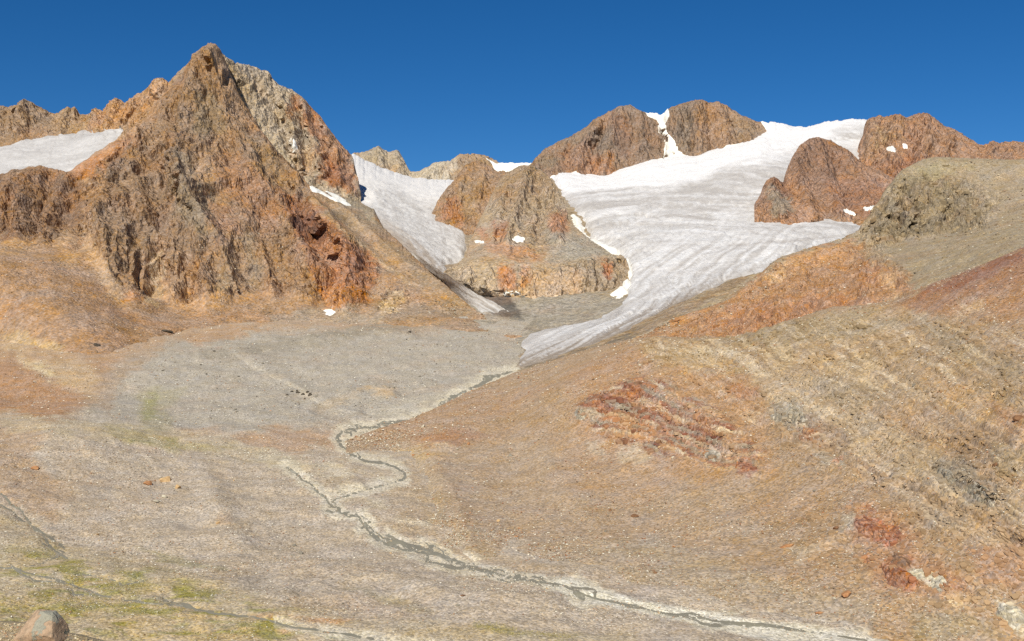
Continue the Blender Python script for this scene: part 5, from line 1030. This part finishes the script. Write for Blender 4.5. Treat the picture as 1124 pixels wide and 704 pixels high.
# broken bedrock: plates that lie along the dip of the slabs, and angular blocks on the crags
def plates(name, Lx, cnt, mask, lng, ang, seed, asp=.35, thick=.2, tone=(.76, 1.2)):
    r = np.random.default_rng(seed); U, V = uv(Lx.P)
    w = np.clip(mask, 0, 1) * Lx.front * (U < 1180) * (V < 720); idx = np.argwhere(w > .15); p_ = w[idx[:, 0], idx[:, 1]]
    ij = idx[r.choice(len(idx), cnt, p=p_ / p_.sum())]; i, j = ij[:, 0], ij[:, 1]
    Pu = np.gradient(Lx.P, axis=1)[i, j]; Pt = np.gradient(Lx.P, axis=0)[i, j]; N = normals(Lx.P)
    for _ in range(3): N = (N + np.roll(N, 3, 0) + np.roll(N, -3, 0) + np.roll(N, 3, 1) + np.roll(N, -3, 1)) / 5
    n = N[i, j]; n = n / np.linalg.norm(n, axis=1, keepdims=True)
    a = np.radians(ang + r.normal(0, 9, cnt))[:, None]
    gv = np.abs(np.gradient(V, axis=0)[i, j])[:, None] + .2; gu = np.abs(np.gradient(U, axis=1)[i, j])[:, None] + .2
    d = Pu / gu * np.cos(a) + Pt / gv * np.sin(a); d -= n * (d * n).sum(1, keepdims=True); d /= np.linalg.norm(d, axis=1, keepdims=True)
    b = np.cross(n, d)
    px = Lx.P[i, j, 1] / F
    L_ = (lng[0] + (lng[1] - lng[0]) * r.random(cnt) ** 2.5) * px * .5; B_ = L_ * asp * r.uniform(.6, 1.6, cnt); T_ = B_ * thick / asp * r.uniform(.5, 1.3, cnt)
    tl = r.normal(.10, .12, (cnt, 1)); n2 = n + b * tl; n2 /= np.linalg.norm(n2, axis=1, keepdims=True); b2 = np.cross(n2, d)
    ring = np.array([(-1, -.15), (-.55, -.9), (.35, -1), (1, -.25), (.7, .8), (-.45, 1)])
    rg = ring[None] * r.uniform(.65, 1.15, (cnt, 6, 1))
    top = d[:, None] * (rg[..., :1] * L_[:, None, None]) + b2[:, None] * (rg[..., 1:] * B_[:, None, None])
    c0 = Lx.P[i, j][:, None]; up = n2[:, None] * T_[:, None, None]
    co = np.concatenate([c0 + top * .92 + up * r.uniform(.15, .55, (cnt, 6, 1)), c0 + top * 1.1 - up * 1.2], 1)
    k = np.arange(6); k2 = (k + 1) % 6
    tri = np.concatenate([np.array([[0, 1, 2], [0, 2, 3], [0, 3, 4], [0, 4, 5]]), np.stack([k, k + 6, k2 + 6], 1), np.stack([k, k2 + 6, k2], 1)])
    f = (tri[None] + (np.arange(cnt) * 12)[:, None, None]).reshape(-1, 3)
    col = Lx.col[i, j] * r.uniform(tone[0], tone[1], (cnt, 1)); col = np.repeat(np.clip(col, 0, .8)[:, None], 12, 1).reshape(-1, 3)
    tag(link(name, mesh_from(name, co.reshape(-1, 3), f, col, M_stone, False)), kind='stuff')
_n = fbm(L8.P, 22, 4, .6, seed=95)
plates('bedrock_plates', L8, 7500, SLAB * sstep(-.1, .5, _n), (2.5, 13), 31, 71)
plates('bedrock_plates', L8, 1500, BAND * sstep(-.3, .3, _n), (3, 11), 12, 72, .55, .4)
_u, _v = uv(L8.P); _m = sstep(-10, 6, poly_sd(_u, _v, [(835,440),(880,436),(935,470),(950,500),(900,492),(850,470)])) + sstep(-10, 6, poly_sd(_u, _v, [(1015,500),(1060,502),(1104,535),(1095,560),(1040,548)])) + sstep(-12, 6, poly_sd(_u, _v, [(880,560),(1000,555),(1124,620),(1124,700),(1000,660),(900,620)])) * .7
plates('bedrock_plates', L8, 1700, _m, (3, 12), 28, 73, .6, .45)
_u, _v = uv(L9.P)
plates('bedrock_plates', L9, 1300, sstep(-8, 8, poly_sd(_u, _v, [(945,258),(965,225),(990,195),(1060,200),(1092,228),(1060,255),(1000,262)])) + .25, (2.5, 9), 15, 74, .6, .5)
# snow patches
def patch(Lx, poly, label, group=None, thick=3):
    u, v = uv(Lx.P); s = poly_sd(u, v, poly) + 2.2 * fbm(Lx.P, 12, 4, .6)
    o = sheet(Lx, s, thick, 2, M_snow, 'snow_patch', snowcol, sink=.6)
    if o: tag(o, label, 'snow', group)
patch(L5, [(561,263),(568,259),(576,261),(574,266),(566,267)], 'small oval snow patch on the rock island between the glaciers')
patch(L5, [(521,264),(530,264),(531,267),(522,267)], 'tiny snow patch left of the oval patch on the rock island')
patch(L5, [(556,321),(568,322),(573,327),(566,331),(560,328)], 'snow wedge at the foot of the cliff between the glaciers')
patch(L5, [(680,318),(690,312),(691,304),(694,306),(691,320),(680,326)], 'snow strip under the right end of the cliff')
patch(L6, [(357,341),(364,340),(369,343),(363,347),(358,345)], 'small white snow patch below the orange rock')
patch(L6, [(340,205),(346,206),(362,215),(376,222),(370,222),(352,213),(342,210)], 'thin slanting snow streak under the summit wall')
patch(L6, [(352,206),(358,207),(376,218),(386,226),(380,226),(364,216)], 'second slanting snow streak right of the thin streak')
patch(L6b, [(320,152),(323,153),(327,163),(325,164)], 'thin upright snow sliver on the grey summit wall')
patch(LR, [(972,163),(979,160),(984,165),(982,168),(976,166)], 'small snow patch on the red right ridge')
patch(LR, [(989,159),(995,158),(997,163),(992,163)], 'tiny snow patch right of the other on the red ridge')
patch(LI, [(922,230),(930,230),(942,237),(936,237)], 'thin snow streak low on the right rock island')
patch(LI, [(948,228),(960,226),(960,230),(950,231)], 'short snow streak beside the knoll on the right rock island')

# short alpine turf on the lower flats
def turf():
    r = np.random.default_rng(61); U, V = uv(L7.P)
    zones = [[(60,622),(92,618),(100,626),(70,630)],[(70,632),(96,630),(92,640),(74,638)],[(105,640),(150,632),(180,645),(150,656),(110,648)],[(20,604),(60,600),(66,612),(30,612)],[(130,628),(155,630),(150,638)],[(188,644),(240,652),(232,660),(196,655)],[(0,655),(60,655),(200,664),(200,674),(60,670),(0,670)],[(262,682),(300,686),(325,698),(290,698),(264,690)],[(520,680),(600,695),(640,700),(600,704),(520,690)],[(160,435),(176,432),(170,450),(175,462),(158,462)],[(182,484),(200,486),(196,490),(184,488)],[(30,650),(60,648),(62,656),(32,656)]]
    du = 5 * fbm(L7.P, 16, 3, seed=7)
    m = np.zeros(U.shape, bool)
    for z in zones: m |= poly_sd(U + du, V + .5 * du, z) > -1
    m &= (wat < -1.2)
    idx = np.argwhere(m); n = 5000
    ij = idx[r.choice(len(idx), n)]; p = L7.P[ij[:, 0], ij[:, 1]].copy()
    p[:, 0] += r.uniform(-.35, .35, n); p[:, 1] += r.uniform(-1.5, 1.5, n)
    h = r.uniform(.12, .4, n); w = r.uniform(.15, .4, n)
    k = 5; th = r.uniform(0, 6.28, (n, k))
    base = np.stack([np.cos(th) * w[:, None] * .5, np.sin(th) * w[:, None] * .5, np.zeros((n, k))], -1)
    side = np.stack([-np.sin(th), np.cos(th), np.zeros((n, k))], -1) * .07
    tip = base * r.uniform(1.2, 2.4, (n, k, 1)); tip[..., 2] = h[:, None] * r.uniform(.6, 1.2, (n, k))
    co = np.stack([base - side, base + side, tip], 2) + p[:, None, None, :]
    f = np.arange(n * k * 3).reshape(-1, 3)
    pal = np.array([C(186,174,96), C(168,160,82), C(204,184,118), C(152,146,76)])
    col = np.repeat(pal[r.integers(4, size=n)] * r.uniform(.8, 1.2, (n, 1)), k * 3, 0)
    o = link('grass', mesh_from('grass', co.reshape(-1, 3), f, col, M_stone, False)); tag(o, 'short yellow green alpine turf between the braided streams', None, kind='stuff')
turf()
